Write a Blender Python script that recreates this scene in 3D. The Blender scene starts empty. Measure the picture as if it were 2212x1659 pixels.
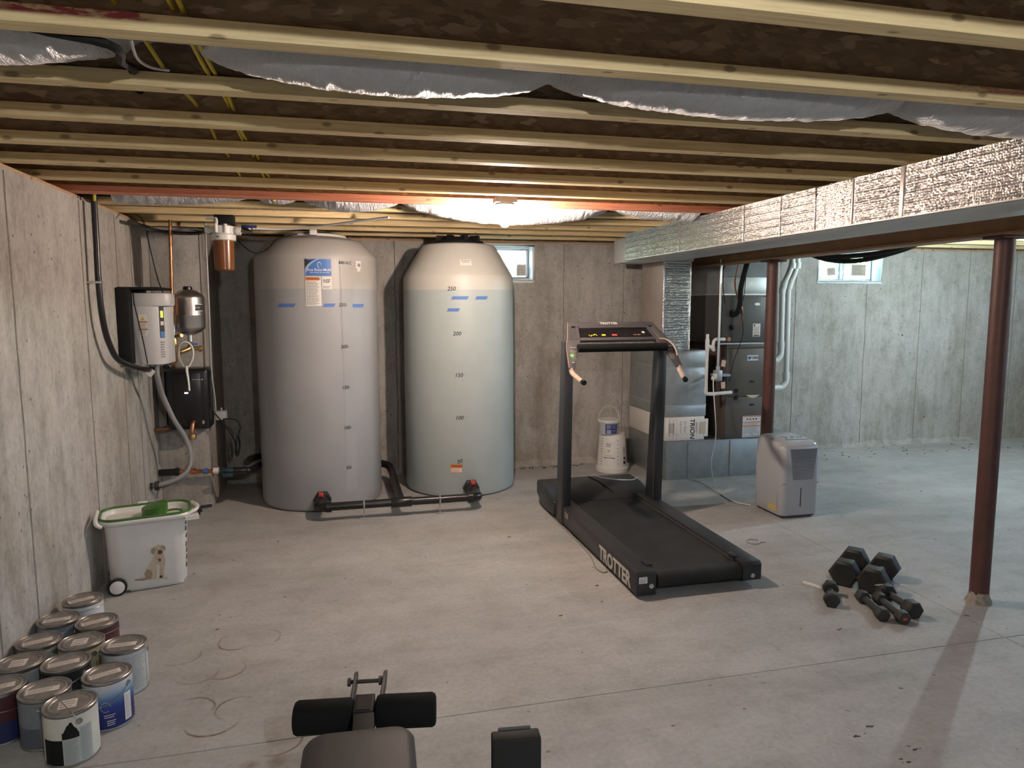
import bpy, bmesh, math, random
from mathutils import Vector, Matrix, noise, Euler
R = math.radians
rnd = random.Random(7)
sc = bpy.context.scene
C = sc.collection
# ------------------------------------------------------------------ camera, world, exposure
F = 1522.25; PI_, YA, RO = R(6.4185), R(13.7853), R(-0.1363); H = 1.56
fw = Vector((math.sin(YA)*math.cos(PI_), math.cos(YA)*math.cos(PI_), -math.sin(PI_)))
r0 = Vector((math.cos(YA), -math.sin(YA), 0)); u0 = r0.cross(fw)
rt = r0*math.cos(RO) + u0*math.sin(RO); up = u0*math.cos(RO) - r0*math.sin(RO)
cam = bpy.data.cameras.new('camera'); co = bpy.data.objects.new('camera', cam); C.objects.link(co)
co.matrix_world = Matrix(((rt.x, up.x, -fw.x, 0), (rt.y, up.y, -fw.y, 0), (rt.z, up.z, -fw.z, H), (0, 0, 0, 1)))
cam.sensor_fit = 'HORIZONTAL'; cam.sensor_width = 36; cam.lens = F/2212*36; cam.clip_start = .05; cam.clip_end = 200
sc.camera = co
sc.view_settings.view_transform = 'Standard'; sc.view_settings.look = 'None'
sc.view_settings.gamma = 1; sc.view_settings.use_curve_mapping = False
sc.view_settings.exposure = 0.45
w = bpy.data.worlds.new('sky'); sc.world = w; w.use_nodes = True
nt = w.node_tree; bg = nt.nodes['Background']
sky = nt.nodes.new('ShaderNodeTexSky'); sky.sky_type = 'NISHITA'; sky.sun_disc = False; sky.sun_elevation = R(35); sky.sun_rotation = R(200)
nt.links.new(sky.outputs[0], bg.inputs[0]); bg.inputs[1].default_value = 4.5
# the three bare bulbs: (x, y, z), radiance of the glass, colour
BULBS = [((0.965, 4.10, 2.043), 2150, (1.0, .79, .66)),
         ((5.75, 4.75, 2.05), 2350, (.74, .94, 1.0)),
         ((0.50, -0.50, 2.055), 1900, (.96, .97, 1.0))]
sc.cycles.adaptive_threshold = 0.03; sc.cycles.max_bounces = 6; sc.cycles.diffuse_bounces = 4; sc.cycles.glossy_bounces = 3
sc.cycles.caustics_reflective = False; sc.cycles.caustics_refractive = False; sc.cycles.sample_clamp_indirect = 4

# ------------------------------------------------------------------ measuring helpers (points of real planes seen along a sight line)
CAM = Vector((0, 0, H))
def ray(x, y): return rt*((x-1106)/F) + up*((829.5-y)/F) + fw
def onz(x, y, z): d = ray(x, y); return CAM + d*((z-H)/d.z)
def ony(x, y, Y): d = ray(x, y); return CAM + d*(Y/d.y)
def onx(x, y, X): d = ray(x, y); return CAM + d*(X/d.x)
def oncyl(cx, cy, rr, x, y):
    d = ray(x, y); a = d.x*d.x+d.y*d.y; b = -2*(d.x*cx+d.y*cy); c = cx*cx+cy*cy-rr*rr
    D = max(b*b-4*a*c, 0); t = (-b-math.sqrt(D))/(2*a); p = CAM+d*t
    return math.atan2(p.x-cx, -(p.y-cy)), p.z

# ------------------------------------------------------------------ materials
MATS = {}
def nodes(m): m.use_nodes = True; return m.node_tree, m.node_tree.nodes['Principled BSDF']
def N(t, typ, **k):
    n = t.nodes.new('ShaderNode'+typ)
    for a, v in k.items(): setattr(n, a, v)
    return n
def setin(n, **k):
    for a, v in k.items(): n.inputs[a.replace('_', ' ')].default_value = v
def mat(name, col, rough=.5, metal=0, var=0, vs=8, bump=0, bs=60, emit=0, stretch=None, spec=.5, coat=0, world=False):
    if name in MATS: return MATS[name]
    m = bpy.data.materials.new(name); t, p = nodes(m); MATS[name] = m
    col = tuple(col)+(1,)
    p.inputs['Base Color'].default_value = col; p.inputs['Roughness'].default_value = rough; p.inputs['Metallic'].default_value = metal
    p.inputs['Specular IOR Level'].default_value = spec; p.inputs['Coat Weight'].default_value = coat
    if emit: p.inputs['Emission Color'].default_value = col; p.inputs['Emission Strength'].default_value = emit
    if var or bump:
        if world: src = N(t, 'NewGeometry').outputs['Position']
        else: src = N(t, 'TexCoord').outputs['Object']
        mp = N(t, 'Mapping'); t.links.new(src, mp.inputs[0])
        if stretch: mp.inputs['Scale'].default_value = stretch
        if var:
            n = N(t, 'TexNoise'); setin(n, Scale=vs, Detail=6, Roughness=.65); t.links.new(mp.outputs[0], n.inputs['Vector'])
            mx = N(t, 'Mix', data_type='RGBA'); cr = N(t, 'ValToRGB'); cr.color_ramp.elements[0].position = .3; cr.color_ramp.elements[1].position = .7
            t.links.new(n.outputs[0], cr.inputs[0]); t.links.new(cr.outputs[0], mx.inputs[0])
            mx.inputs[6].default_value = tuple(c*(1-var) for c in col[:3])+(1,); mx.inputs[7].default_value = tuple(min(1, c*(1+var*.6)) for c in col[:3])+(1,)
            t.links.new(mx.outputs[2], p.inputs['Base Color'])
        if bump:
            n2 = N(t, 'TexNoise'); setin(n2, Scale=bs, Detail=4); t.links.new(mp.outputs[0], n2.inputs['Vector'])
            b = N(t, 'Bump'); setin(b, Strength=min(1, bump), Distance=.004); t.links.new(n2.outputs[0], b.inputs['Height']); t.links.new(b.outputs[0], p.inputs['Normal'])
    return m
def ramp(t, src, stops):
    cr = N(t, 'ValToRGB'); e = cr.color_ramp.elements
    e[0].position, e[0].color = stops[0][0], tuple(stops[0][1])+(1,); e[1].position, e[1].color = stops[-1][0], tuple(stops[-1][1])+(1,)
    for q, c in stops[1:-1]: x = e.new(q); x.color = tuple(c)+(1,)
    t.links.new(src, cr.inputs[0]); return cr.outputs[0]
def mixc(t, f, a, b, blend='MIX'):
    m = N(t, 'Mix', data_type='RGBA', blend_type=blend)
    for i, v in ((0, f), (6, a), (7, b)):
        if isinstance(v, (int, float)): m.inputs[i].default_value = v
        elif isinstance(v, tuple): m.inputs[i].default_value = v+(1,) if len(v) == 3 else v
        else: t.links.new(v, m.inputs[i])
    return m.outputs[2]
def math_(t, op, a, b=None, c=None, clamp=False):
    m = N(t, 'Math', operation=op); m.use_clamp = clamp
    for i, v in enumerate((a, b, c)):
        if v is None: continue
        if isinstance(v, (int, float)): m.inputs[i].default_value = v
        else: t.links.new(v, m.inputs[i])
    return m.outputs[0]
def wnoise(t, scale, sv, detail=6, rough=.6, off=(0, 0, 0)):
    g = N(t, 'NewGeometry'); mp = N(t, 'Mapping'); mp.inputs['Scale'].default_value = sv; mp.inputs['Location'].default_value = off
    t.links.new(g.outputs['Position'], mp.inputs[0]); n = N(t, 'TexNoise'); setin(n, Scale=scale, Detail=detail, Roughness=rough)
    t.links.new(mp.outputs[0], n.inputs['Vector']); return n.outputs[0]

def concrete_wall():
    m = bpy.data.materials.new('poured_concrete'); t, p = nodes(m)
    big = wnoise(t, .9, (1, 1, .6), 5, .6)
    c = ramp(t, big, [(.3, (.44, .42, .39)), (.5, (.51, .49, .46)), (.72, (.57, .555, .53))])
    streak = wnoise(t, 4, (1.8, 1.8, .40), 8, .78)
    s = ramp(t, streak, [(.34, (.50, .48, .45)), (.48, (.84, .83, .81)), (.60, (1.03, 1.03, 1.03))])
    c = mixc(t, .55, c, s, 'MULTIPLY')
    mott = wnoise(t, 9, (1, 1, .8), 8, .75, (5, 2, 8))
    c = mixc(t, .5, c, ramp(t, mott, [(.36, (.62, .60, .57)), (.52, (1, 1, 1)), (.68, (1.12, 1.11, 1.09))]), 'MULTIPLY')
    # brown damp patches, mostly low down on the wall
    g = N(t, 'NewGeometry'); sx = N(t, 'SeparateXYZ'); t.links.new(g.outputs['Position'], sx.inputs[0])
    low = math_(t, 'SUBTRACT', 1.25, math_(t, 'MULTIPLY', sx.outputs[2], .42), clamp=True)
    damp = wnoise(t, 2.3, (1, 1, .45), 8, .75, (3, 1, 0))
    d = ramp(t, damp, [(.48, (0, 0, 0)), (.66, (1, 1, 1))])
    c = mixc(t, math_(t, 'MULTIPLY', math_(t, 'MULTIPLY', d, low), .5), c, (.20, .165, .12))
    fine = wnoise(t, 60, (1, 1, .6), 4, .6)
    c = mixc(t, .55, c, ramp(t, fine, [(.3, (.70, .70, .70)), (.6, (1, 1, 1))]), 'MULTIPLY')
    # bug holes
    v = N(t, 'TexVoronoi'); setin(v, Scale=16, Randomness=1); t.links.new(g.outputs['Position'], v.inputs['Vector'])
    hole = ramp(t, v.outputs['Distance'], [(.07, (0, 0, 0)), (.12, (1, 1, 1))])
    sel = wnoise(t, 7, (1, 1, 1), 2, .5, (9, 0, 0)); keep = ramp(t, sel, [(.50, (1, 1, 1)), (.58, (0, 0, 0))])
    hole = math_(t, 'MAXIMUM', hole, keep)
    c = mixc(t, hole, (.13, .115, .095), c)
    t.links.new(c, p.inputs['Base Color']); p.inputs['Roughness'].default_value = .9; p.inputs['Specular IOR Level'].default_value = .25
    b = N(t, 'Bump'); setin(b, Strength=.4, Distance=.005); h = math_(t, 'ADD', math_(t, 'MULTIPLY', fine, .5), math_(t, 'MULTIPLY', mott, .4)); h = math_(t, 'MULTIPLY', h, hole)
    t.links.new(h, b.inputs['Height']); t.links.new(b.outputs[0], p.inputs['Normal'])
    return m
M_WALL = concrete_wall()

RINGS = [(-.395, 3.365, .085, 0, .55), (-.50, 3.36, .086, -2.3, 1.0), (-.63, 3.09, .086, -1.2, .5), (-.42, 2.765, .085, 2.6, .8), (-.60, 2.80, .085, .9, .8),
         (-.505, 2.70, .095, -1.6, 1.0), (-.26, 2.52, .09, -.6, .8), (-.73, 3.27, .086, -.8, .6), (-.52, 3.10, .085, -.9, .7)]
def floor_mat():
    m = bpy.data.materials.new('floor_concrete'); t, p = nodes(m)
    a = wnoise(t, 1.1, (1, 1, 1), 6, .6)
    c = ramp(t, a, [(.30, (.385, .385, .375)), (.50, (.45, .45, .44)), (.70, (.515, .515, .505))])
    sw = wnoise(t, 2.2, (.35, 1.6, 1), 7, .65, (2, 5, 0))
    c = mixc(t, .7, c, ramp(t, sw, [(.32, (.74, .73, .71)), (.52, (.97, .97, .97)), (.7, (1.08, 1.08, 1.09))]), 'MULTIPLY')
    f = wnoise(t, 45, (1, 1, 1), 5, .7)
    c = mixc(t, .75, c, ramp(t, f, [(.3, (.78, .78, .77)), (.6, (1.02, 1.02, 1.02))]), 'MULTIPLY')
    md = wnoise(t, 6, (1, 1, 1), 6, .7, (1, 8, 0)); c = mixc(t, .7, c, ramp(t, md, [(.34, (.84, .82, .79)), (.5, (1, 1, 1)), (.66, (1.07, 1.07, 1.07))]), 'MULTIPLY')
    sp = wnoise(t, 26, (1, 1, 1), 1, .5, (4, 4, 4))
    c = mixc(t, math_(t, 'MULTIPLY', ramp(t, sp, [(.76, (0, 0, 0)), (.79, (1, 1, 1))]), .7), c, (.12, .10, .085))
    g = N(t, 'NewGeometry'); brk = wnoise(t, 14, (1, 1, 1), 3, .6, (7, 7, 0)); wob = wnoise(t, 9, (1, 1, 1), 2, .5)
    tot = None
    for (x, y, r, dirn, st) in RINGS:
        v = N(t, 'VectorMath', operation='SUBTRACT'); t.links.new(g.outputs['Position'], v.inputs[0]); v.inputs[1].default_value = (x, y, 0)
        l = N(t, 'VectorMath', operation='LENGTH'); t.links.new(v.outputs[0], l.inputs[0])
        dd = N(t, 'VectorMath', operation='DOT_PRODUCT'); t.links.new(v.outputs[0], dd.inputs[0]); dd.inputs[1].default_value = (math.cos(dirn)/r, math.sin(dirn)/r, 0)
        rr = math_(t, 'ADD', l.outputs['Value'], math_(t, 'MULTIPLY', math_(t, 'SUBTRACT', wob, .5), .02))
        band = math_(t, 'SUBTRACT', 1, math_(t, 'DIVIDE', math_(t, 'ABSOLUTE', math_(t, 'SUBTRACT', rr, r)), .0080), clamp=True)
        arc = math_(t, 'MULTIPLY_ADD', dd.outputs['Value'], .9, .15, clamp=True)
        k = math_(t, 'MULTIPLY', math_(t, 'MULTIPLY', band, arc), st)
        tot = k if tot is None else math_(t, 'MAXIMUM', tot, k)
    for (x, y, r) in ((-.335, 2.395, .03), (-.245, 2.40, .035)):
        v = N(t, 'VectorMath', operation='DISTANCE'); t.links.new(g.outputs['Position'], v.inputs[0]); v.inputs[1].default_value = (x, y, 0)
        k = math_(t, 'MULTIPLY', math_(t, 'SUBTRACT', 1.25, math_(t, 'DIVIDE', v.outputs['Value'], r), clamp=True), .45)
        tot = math_(t, 'MAXIMUM', tot, k)
    tot = math_(t, 'MULTIPLY', tot, ramp(t, brk, [(.36, (.25, .25, .25)), (.52, (1, 1, 1))]))
    c = mixc(t, tot, c, (.13, .055, .02))
    t.links.new(c, p.inputs['Base Color']); p.inputs['Roughness'].default_value = .62; p.inputs['Specular IOR Level'].default_value = .35
    b = N(t, 'Bump'); setin(b, Strength=.2, Distance=.004); t.links.new(f, b.inputs['Height']); t.links.new(b.outputs[0], p.inputs['Normal'])
    return m
M_FLOOR = floor_mat()

def wood_mat(name, base, dark, pink=None):
    m = bpy.data.materials.new(name); t, p = nodes(m)
    g = wnoise(t, 6, (.5, 12, 12), 7, .7)
    c = ramp(t, g, [(.32, dark), (.5, base), (.68, tuple(min(1, v*1.15) for v in base))])
    gg = N(t, 'NewGeometry'); v = N(t, 'TexVoronoi'); mp = N(t, 'Mapping'); mp.inputs['Scale'].default_value = (7, 15, 15)
    t.links.new(gg.outputs['Position'], mp.inputs[0]); t.links.new(mp.outputs[0], v.inputs['Vector']); setin(v, Scale=1.0)
    knot = ramp(t, v.outputs['Distance'], [(.10, (1, 1, 1)), (.17, (0, 0, 0))])
    c = mixc(t, math_(t, 'MULTIPLY', knot, .75), c, tuple(x*.35 for x in dark))
    if pink:
        sx = N(t, 'SeparateXYZ'); t.links.new(gg.outputs['Position'], sx.inputs[0])
        n2 = wnoise(t, 12, (1, 1, 4), 5, .7)
        for (xa, xb, s) in pink:
            mid, hw = (xa+xb)/2, (xb-xa)/2
            k = math_(t, 'SUBTRACT', 1.0, math_(t, 'ABSOLUTE', math_(t, 'DIVIDE', math_(t, 'SUBTRACT', sx.outputs[0], mid), hw)), clamp=True)
            k = math_(t, 'MULTIPLY', math_(t, 'MULTIPLY', k, 4, clamp=True), ramp(t, n2, [(.42, (0, 0, 0)), (.52, (1, 1, 1))]))
            ze = math_(t, 'MULTIPLY', math_(t, 'SUBTRACT', sx.outputs[2], 2.168), 160, clamp=True); c = mixc(t, math_(t, 'MULTIPLY', math_(t, 'MULTIPLY', k, ze), s), c, (.42, .05, .09))
    t.links.new(c, p.inputs['Base Color']); p.inputs['Roughness'].default_value = .7
    b = N(t, 'Bump'); setin(b, Strength=.15, Distance=.003); t.links.new(g, b.inputs['Height']); t.links.new(b.outputs[0], p.inputs['Normal'])
    return m
M_PINE = wood_mat('pine_flange', (.80, .63, .34), (.62, .45, .21))
M_PINE2 = wood_mat('pine_flange_marked', (.82, .65, .35), (.63, .46, .22), [(-.68, -.36, .95), (1.72, 2.05, .6)])
M_PINE3 = wood_mat('pine_flange_red', (.66, .27, .17), (.48, .17, .10))
M_SILL = wood_mat('sill_lumber', (.50, .34, .21), (.36, .23, .13))
def osb_mat():
    m = bpy.data.materials.new('strand_board'); t, p = nodes(m)
    g = N(t, 'NewGeometry'); nz = N(t, 'TexNoise'); setin(nz, Scale=6, Detail=1); t.links.new(g.outputs['Position'], nz.inputs['Vector'])
    mp = N(t, 'Mapping'); mp.inputs['Scale'].default_value = (20, 40, 75); ad = N(t, 'VectorMath', operation='MULTIPLY_ADD')
    t.links.new(nz.outputs['Color'], ad.inputs[0]); ad.inputs[1].default_value = (.05, .05, .05); t.links.new(g.outputs['Position'], ad.inputs[2])
    mp.inputs['Rotation'].default_value = (0, R(28), 0)
    t.links.new(ad.outputs[0], mp.inputs[0]); v = N(t, 'TexVoronoi', distance='CHEBYCHEV'); setin(v, Scale=1.0, Randomness=1); t.links.new(mp.outputs[0], v.inputs['Vector'])
    mp2 = N(t, 'Mapping'); mp2.inputs['Scale'].default_value = (18, 40, 64); mp2.inputs['Rotation'].default_value = (0, R(-50), 0); t.links.new(ad.outputs[0], mp2.inputs[0])
    v2 = N(t, 'TexVoronoi', distance='CHEBYCHEV'); setin(v2, Scale=1.0, Randomness=1); t.links.new(mp2.outputs[0], v2.inputs['Vector'])
    pick = N(t, 'TexNoise'); setin(pick, Scale=9, Detail=1); t.links.new(g.outputs['Position'], pick.inputs['Vector'])
    cc_ = mixc(t, ramp(t, pick.outputs[0], [(.47, (0, 0, 0)), (.51, (1, 1, 1))]), v.outputs['Color'], v2.outputs['Color'])
    c = ramp(t, cc_, [(.05, (.20, .135, .085)), (.5, (.29, .20, .125)), (.8, (.37, .26, .17)), (.97, (.52, .38, .26))])
    t.links.new(c, p.inputs['Base Color']); p.inputs['Roughness'].default_value = .85
    b = N(t, 'Bump'); setin(b, Strength=.35, Distance=.003); t.links.new(v.outputs['Distance'], b.inputs['Height']); t.links.new(b.outputs[0], p.inputs['Normal'])
    return m
M_OSB = osb_mat()
def foil_mat(name, col, rough, scale, sv, strength, dist=.004, metal=1, rv=.0):
    m = bpy.data.materials.new(name); t, p = nodes(m)
    p.inputs['Base Color'].default_value = tuple(col)+(1,); p.inputs['Metallic'].default_value = metal; p.inputs['Roughness'].default_value = rough
    n = wnoise(t, scale, sv, 5, .65); b = N(t, 'Bump'); setin(b, Strength=strength, Distance=dist)
    t.links.new(n, b.inputs['Height']); t.links.new(b.outputs[0], p.inputs['Normal']); return m
def bubble_mat():
    m = bpy.data.materials.new('bubble_foil'); t, p = nodes(m)
    p.inputs['Base Color'].default_value = (.70, .67, .66, 1); p.inputs['Metallic'].default_value = 1; p.inputs['Roughness'].default_value = .27
    g = N(t, 'NewGeometry'); v = N(t, 'TexVoronoi'); setin(v, Scale=95, Randomness=.7); t.links.new(g.outputs['Position'], v.inputs['Vector'])
    n = wnoise(t, 240, (1, 1, 1), 2, .6); h = math_(t, 'ADD', math_(t, 'MULTIPLY', v.outputs['Distance'], -1.2), math_(t, 'MULTIPLY', n, .5))
    b = N(t, 'Bump'); setin(b, Strength=.9, Distance=.003); t.links.new(h, b.inputs['Height']); t.links.new(b.outputs[0], p.inputs['Normal']); return m
M_FOIL = bubble_mat()
M_FOILV = foil_mat('drop_foil', (.74, .77, .80), .22, 70, (1, 1, 1.5), .8, .003)
M_SLEEVE = foil_mat('flex_sleeve', (.66, .67, .69), .40, 16, (6, 1.5, 1.5), 1.0, .030, .65)
M_DUCTBOT = mat('duct_underside', (.62, .62, .61), .5, .1, var=.12, vs=5)
M_GALV = mat('galvanised_sheet', (.46, .50, .52), .42, .75, var=.16, vs=9, bump=.04, bs=30)
M_GALVD = mat('galvanised_side', (.40, .38, .36), .5, .6, var=.15, vs=9)
M_TAPE = mat('foil_tape', (.62, .55, .50), .4, .5)
M_STEEL = mat('red_oxide_steel', (.10, .042, .034), .5, .1, var=.25, vs=12, bump=.1, bs=90)
M_STEELB = mat('brown_beam_paint', (.38, .225, .125), .55, .1, var=.2, vs=8)
M_BLACKPVC = mat('black_plastic', (.012, .012, .013), .28)
M_BLACKM = mat('matt_black', (.010, .011, .011), .65, var=.3, vs=30, spec=.25)
M_RUBBER = mat('black_rubber', (.009, .010, .010), .85, bump=.3, bs=150, spec=.15)
M_RED = mat('red_plastic', (.62, .045, .03), .35)
M_WHITE = mat('white_plastic', (.74, .73, .70), .35, var=.05, vs=10)
M_WVINYL = mat('white_vinyl', (.78, .80, .80), .35)
M_PVC = mat('white_pvc', (.76, .77, .75), .32)
M_COPPER = mat('copper', (.60, .27, .14), .32, .95, var=.35, vs=14)
M_BRASS = mat('brass', (.55, .38, .16), .35, .9, var=.2, vs=20)
M_STAIN = mat('brushed_stainless', (.56, .53, .50), .28, .95, bump=.15, bs=40, stretch=(1, 1, 30))
M_ALU = mat('galvanised_pipe', (.62, .64, .65), .35, .85)
M_GREY = mat('grey_enamel', (.42, .43, .44), .4)
M_GREY2 = mat('light_grey_enamel', (.58, .58, .58), .38)
M_TREAD = mat('treadmill_paint', (.028, .030, .034), .38, var=.12, vs=6, spec=.5)
M_TREADG = mat('treadmill_grey', (.075, .07, .075), .45)
M_BELT = mat('running_belt', (.013, .014, .013), .75, var=.7, vs=5, bump=.2, bs=200)
M_TAN = mat('worn_tan_foam', (.50, .38, .31), .7, var=.25, vs=25)
M_CREAM = mat('lettering_cream', (.66, .62, .56), .5)
M_INK = mat('black_ink', (.02, .02, .025), .6)
M_INKG = mat('grey_ink', (.22, .22, .23), .6)
M_PAPER = mat('white_paper', (.76, .74, .70), .6)
M_PAPERT = mat('tan_paper', (.52, .42, .33), .75, var=.15, vs=30)
M_ORANGE = mat('orange_print', (.72, .23, .06), .5)
M_BLUEP = mat('blue_print', (.05, .17, .50), .4)
M_NAVY = mat('navy_print', (.015, .03, .13), .4)
M_BTAPE = mat('blue_painters_tape', (.10, .21, .52), .6)
M_YEL = mat('yellow_cable', (.62, .47, .05), .45)
M_GREEN = mat('green_plastic', (.045, .145, .02), .3)
M_GREENB = mat('bright_green_sticker', (.16, .62, .08), .5)
M_YELG = mat('yellow_green_key', (.55, .62, .06), .5)
M_REDK = mat('red_key', (.75, .09, .07), .5)
M_ORK = mat('orange_key', (.72, .33, .18), .5)
M_FURN = mat('furnace_enamel', (.115, .105, .095), .45, .2, var=.08, vs=10)
M_FURN2 = mat('coil_case_enamel', (.085, .088, .088), .42, .25)
M_FURNS = mat('furnace_side', (.13, .10, .085), .5, .2)
M_SEAM = mat('form_seam_dark', (.13, .11, .09), .95); M_SEAM2 = mat('form_seam', (.25, .225, .19), .95, var=.5, vs=6)
M_IRON = mat('cast_iron_grey', (.045, .046, .043), .55, .15, var=.35, vs=25, bump=.3, bs=60)
M_HEXR = mat('hex_rubber', (.022, .023, .021), .55, .0, var=.5, vs=12, bump=.2, bs=80)
M_CEM = mat('cement_crust', (.36, .32, .27), .95, var=.4, vs=40, bump=.6, bs=60)
M_AMBER = mat('amber_sump', (.20, .068, .016), .25, 0, var=.15, vs=10)
M_DEH = mat('dehumidifier_shell', (.47, .48, .50), .30, .1, bump=.03, bs=90)
M_DEHD = mat('dehumidifier_dark', (.06, .06, .07), .5)
M_PAD = mat('grey_vinyl_pad', (.045, .044, .043), .55, bump=.1, bs=200, spec=.35)
M_GLASSW = mat('label_gloss', (.8, .8, .8), .3)
def glass():
    m = bpy.data.materials.new('window_glass'); t, p = nodes(m)
    setin(p, Roughness=.02, IOR=1.45); p.inputs['Transmission Weight'].default_value = 1; p.inputs['Base Color'].default_value = (.95, 1, .97, 1)
    tr = N(t, 'BsdfTransparent'); tr.inputs[0].default_value = (.88, .94, .90, 1); gl = N(t, 'BsdfGlossy'); gl.inputs['Roughness'].default_value = .02
    mx = N(t, 'MixShader'); mx.inputs[0].default_value = .06; t.links.new(tr.outputs[0], mx.inputs[1]); t.links.new(gl.outputs[0], mx.inputs[2])
    t.links.new(mx.outputs[0], t.nodes['Material Output'].inputs[0]); return m
M_GLASS = glass()
def tank_mat(name, dry, wet, level):
    m = bpy.data.materials.new(name); t, p = nodes(m)
    g = N(t, 'NewGeometry'); sx = N(t, 'SeparateXYZ'); t.links.new(g.outputs['Position'], sx.inputs[0])
    k = math_(t, 'MULTIPLY', math_(t, 'SUBTRACT', level, sx.outputs[2]), 120, clamp=True)
    mott = wnoise(t, 5, (1, 1, .7), 6, .6)
    c = mixc(t, k, dry, wet)
    c = mixc(t, 1.0, c, ramp(t, mott, [(.3, (.93, .93, .92)), (.65, (1, 1, 1))]), 'MULTIPLY')
    t.links.new(c, p.inputs['Base Color']); p.inputs['Roughness'].default_value = .42; p.inputs['Specular IOR Level'].default_value = .4
    p.inputs['Subsurface Weight'].default_value = .15; p.inputs['Subsurface Radius'].default_value = (.03, .03, .03); p.inputs['Subsurface Scale'].default_value = .5
    return m
M_TANK1 = tank_mat('polythene_white', (.47, .455, .435), (.385, .395, .41), 1.685)
M_TANK2 = tank_mat('polythene_green', (.58, .575, .53), (.44, .50, .50), 1.685)

# ------------------------------------------------------------------ geometry helpers
def cr_pts(pts, n=8):
    P = [Vector(p) for p in pts]; out = []
    for i in range(len(P)-1):
        a, b, c, d = P[max(i-1, 0)], P[i], P[i+1], P[min(i+2, len(P)-1)]
        for k in range(n):
            t = k/n; out.append(.5*((2*b)+(c-a)*t+(2*a-5*b+4*c-d)*t*t+(3*b-a-3*c+d)*t**3))
    out.append(P[-1]); return out
class G:
    def __init__(s): s.v = []; s.f = []
    def add(s, vs, fs):
        o = len(s.v); s.v += [Vector(v) for v in vs]; s.f += [tuple(i+o for i in f) for f in fs]; return s
    def box(s, x0, x1, y0, y1, z0, z1, M=None):
        v = [Vector((x, y, z)) for x in (x0, x1) for y in (y0, y1) for z in (z0, z1)]
        if M: v = [M @ a for a in v]
        return s.add(v, [(0, 1, 3, 2), (4, 6, 7, 5), (0, 4, 5, 1), (2, 3, 7, 6), (0, 2, 6, 4), (1, 5, 7, 3)])
    def frame(s, d):
        d = Vector(d).normalized(); a = Vector((0, 0, 1)) if abs(d.z) < .9 else Vector((1, 0, 0)); x = d.cross(a).normalized(); return x, d.cross(x).normalized()
    def cyl(s, p0, p1, r, r2=None, n=20, caps=True, rot=0):
        p0, p1 = Vector(p0), Vector(p1); r2 = r if r2 is None else r2; x, y = s.frame(p1-p0)
        vs = [p+(x*math.cos(rot+2*math.pi*i/n)+y*math.sin(rot+2*math.pi*i/n))*q for p, q in ((p0, r), (p1, r2)) for i in range(n)]
        fs = [(i, (i+1) % n, n+(i+1) % n, n+i) for i in range(n)]
        if caps: fs += [tuple(reversed(range(n))), tuple(range(n, 2*n))]
        return s.add(vs, fs)
    def tube(s, pts, r, n=8, sm=6, flat=1.0):
        P = cr_pts(pts, sm) if sm > 1 else [Vector(p) for p in pts]
        rr = r if callable(r) else (lambda t: r); x = None; rings = []
        for i, p in enumerate(P):
            d = (P[min(i+1, len(P)-1)]-P[max(i-1, 0)]).normalized()
            if x is None: x, y = s.frame(d)
            x = (x-d*x.dot(d)).normalized(); y = d.cross(x); q = rr(i/(len(P)-1))
            rings += [p+(x*math.cos(2*math.pi*k/n)*q+y*math.sin(2*math.pi*k/n)*q*flat) for k in range(n)]
        L = len(P); fs = [(i*n+k, i*n+(k+1) % n, (i+1)*n+(k+1) % n, (i+1)*n+k) for i in range(L-1) for k in range(n)]
        fs += [tuple(reversed(range(n))), tuple(range((L-1)*n, L*n))]
        return s.add(rings, fs)
    def lathe(s, prof, c=(0, 0, 0), n=48, M=None, caps=True):
        vs = []; L = len(prof)
        for r, z in prof:
            for k in range(n):
                a = 2*math.pi*k/n; v = Vector((r*math.cos(a), r*math.sin(a), z)); v = M @ v if M else v; vs.append(v+Vector(c))
        fs = [(i*n+k, i*n+(k+1) % n, (i+1)*n+(k+1) % n, (i+1)*n+k) for i in range(L-1) for k in range(n)]
        if caps and prof[0][0] > 1e-6: fs.append(tuple(reversed(range(n))))
        if caps and prof[-1][0] > 1e-6: fs.append(tuple(range((L-1)*n, L*n)))
        return s.add(vs, fs)
    def prism(s, poly, fn, a, b):   # poly in (p,q); fn(p,q,t) -> point
        n = len(poly); vs = [fn(p, q, a) for p, q in poly]+[fn(p, q, b) for p, q in poly]
        return s.add(vs, [tuple(range(n)), tuple(reversed(range(n, 2*n)))]+[(i, n+i, n+(i+1) % n, (i+1) % n) for i in range(n)])
    def loft(s, rings, cap0=True, cap1=True):
        n = len(rings[0]); vs = [v for r in rings for v in r]
        fs = [(i*n+k, i*n+(k+1) % n, (i+1)*n+(k+1) % n, (i+1)*n+k) for i in range(len(rings)-1) for k in range(n)]
        if cap0: fs.append(tuple(reversed(range(n))))
        if cap1: fs.append(tuple(range((len(rings)-1)*n, len(rings)*n)))
        return s.add(vs, fs)
    def grid(s, fn, nx, ny):
        vs = [fn(i/nx, j/ny) for j in range(ny+1) for i in range(nx+1)]; w_ = nx+1
        return s.add(vs, [(j*w_+i, j*w_+i+1, (j+1)*w_+i+1, (j+1)*w_+i) for j in range(ny) for i in range(nx)])
    def xf(s, M): s.v = [M @ v for v in s.v]; return s
    def ball(s, c, r, sz=(1, 1, 1), n=16):
        return s.lathe([(math.sin(math.pi*i/8)*r*sz[0]+(1e-7 if i in (0, 8) else 0), -math.cos(math.pi*i/8)*r*sz[2]) for i in range(9)], c, n)
def tag(o, label=None, cat=None, group=None, kind=None):
    for k, v in (('label', label), ('category', cat), ('group', group), ('kind', kind)):
        if v: o[k] = v
    return o
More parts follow.
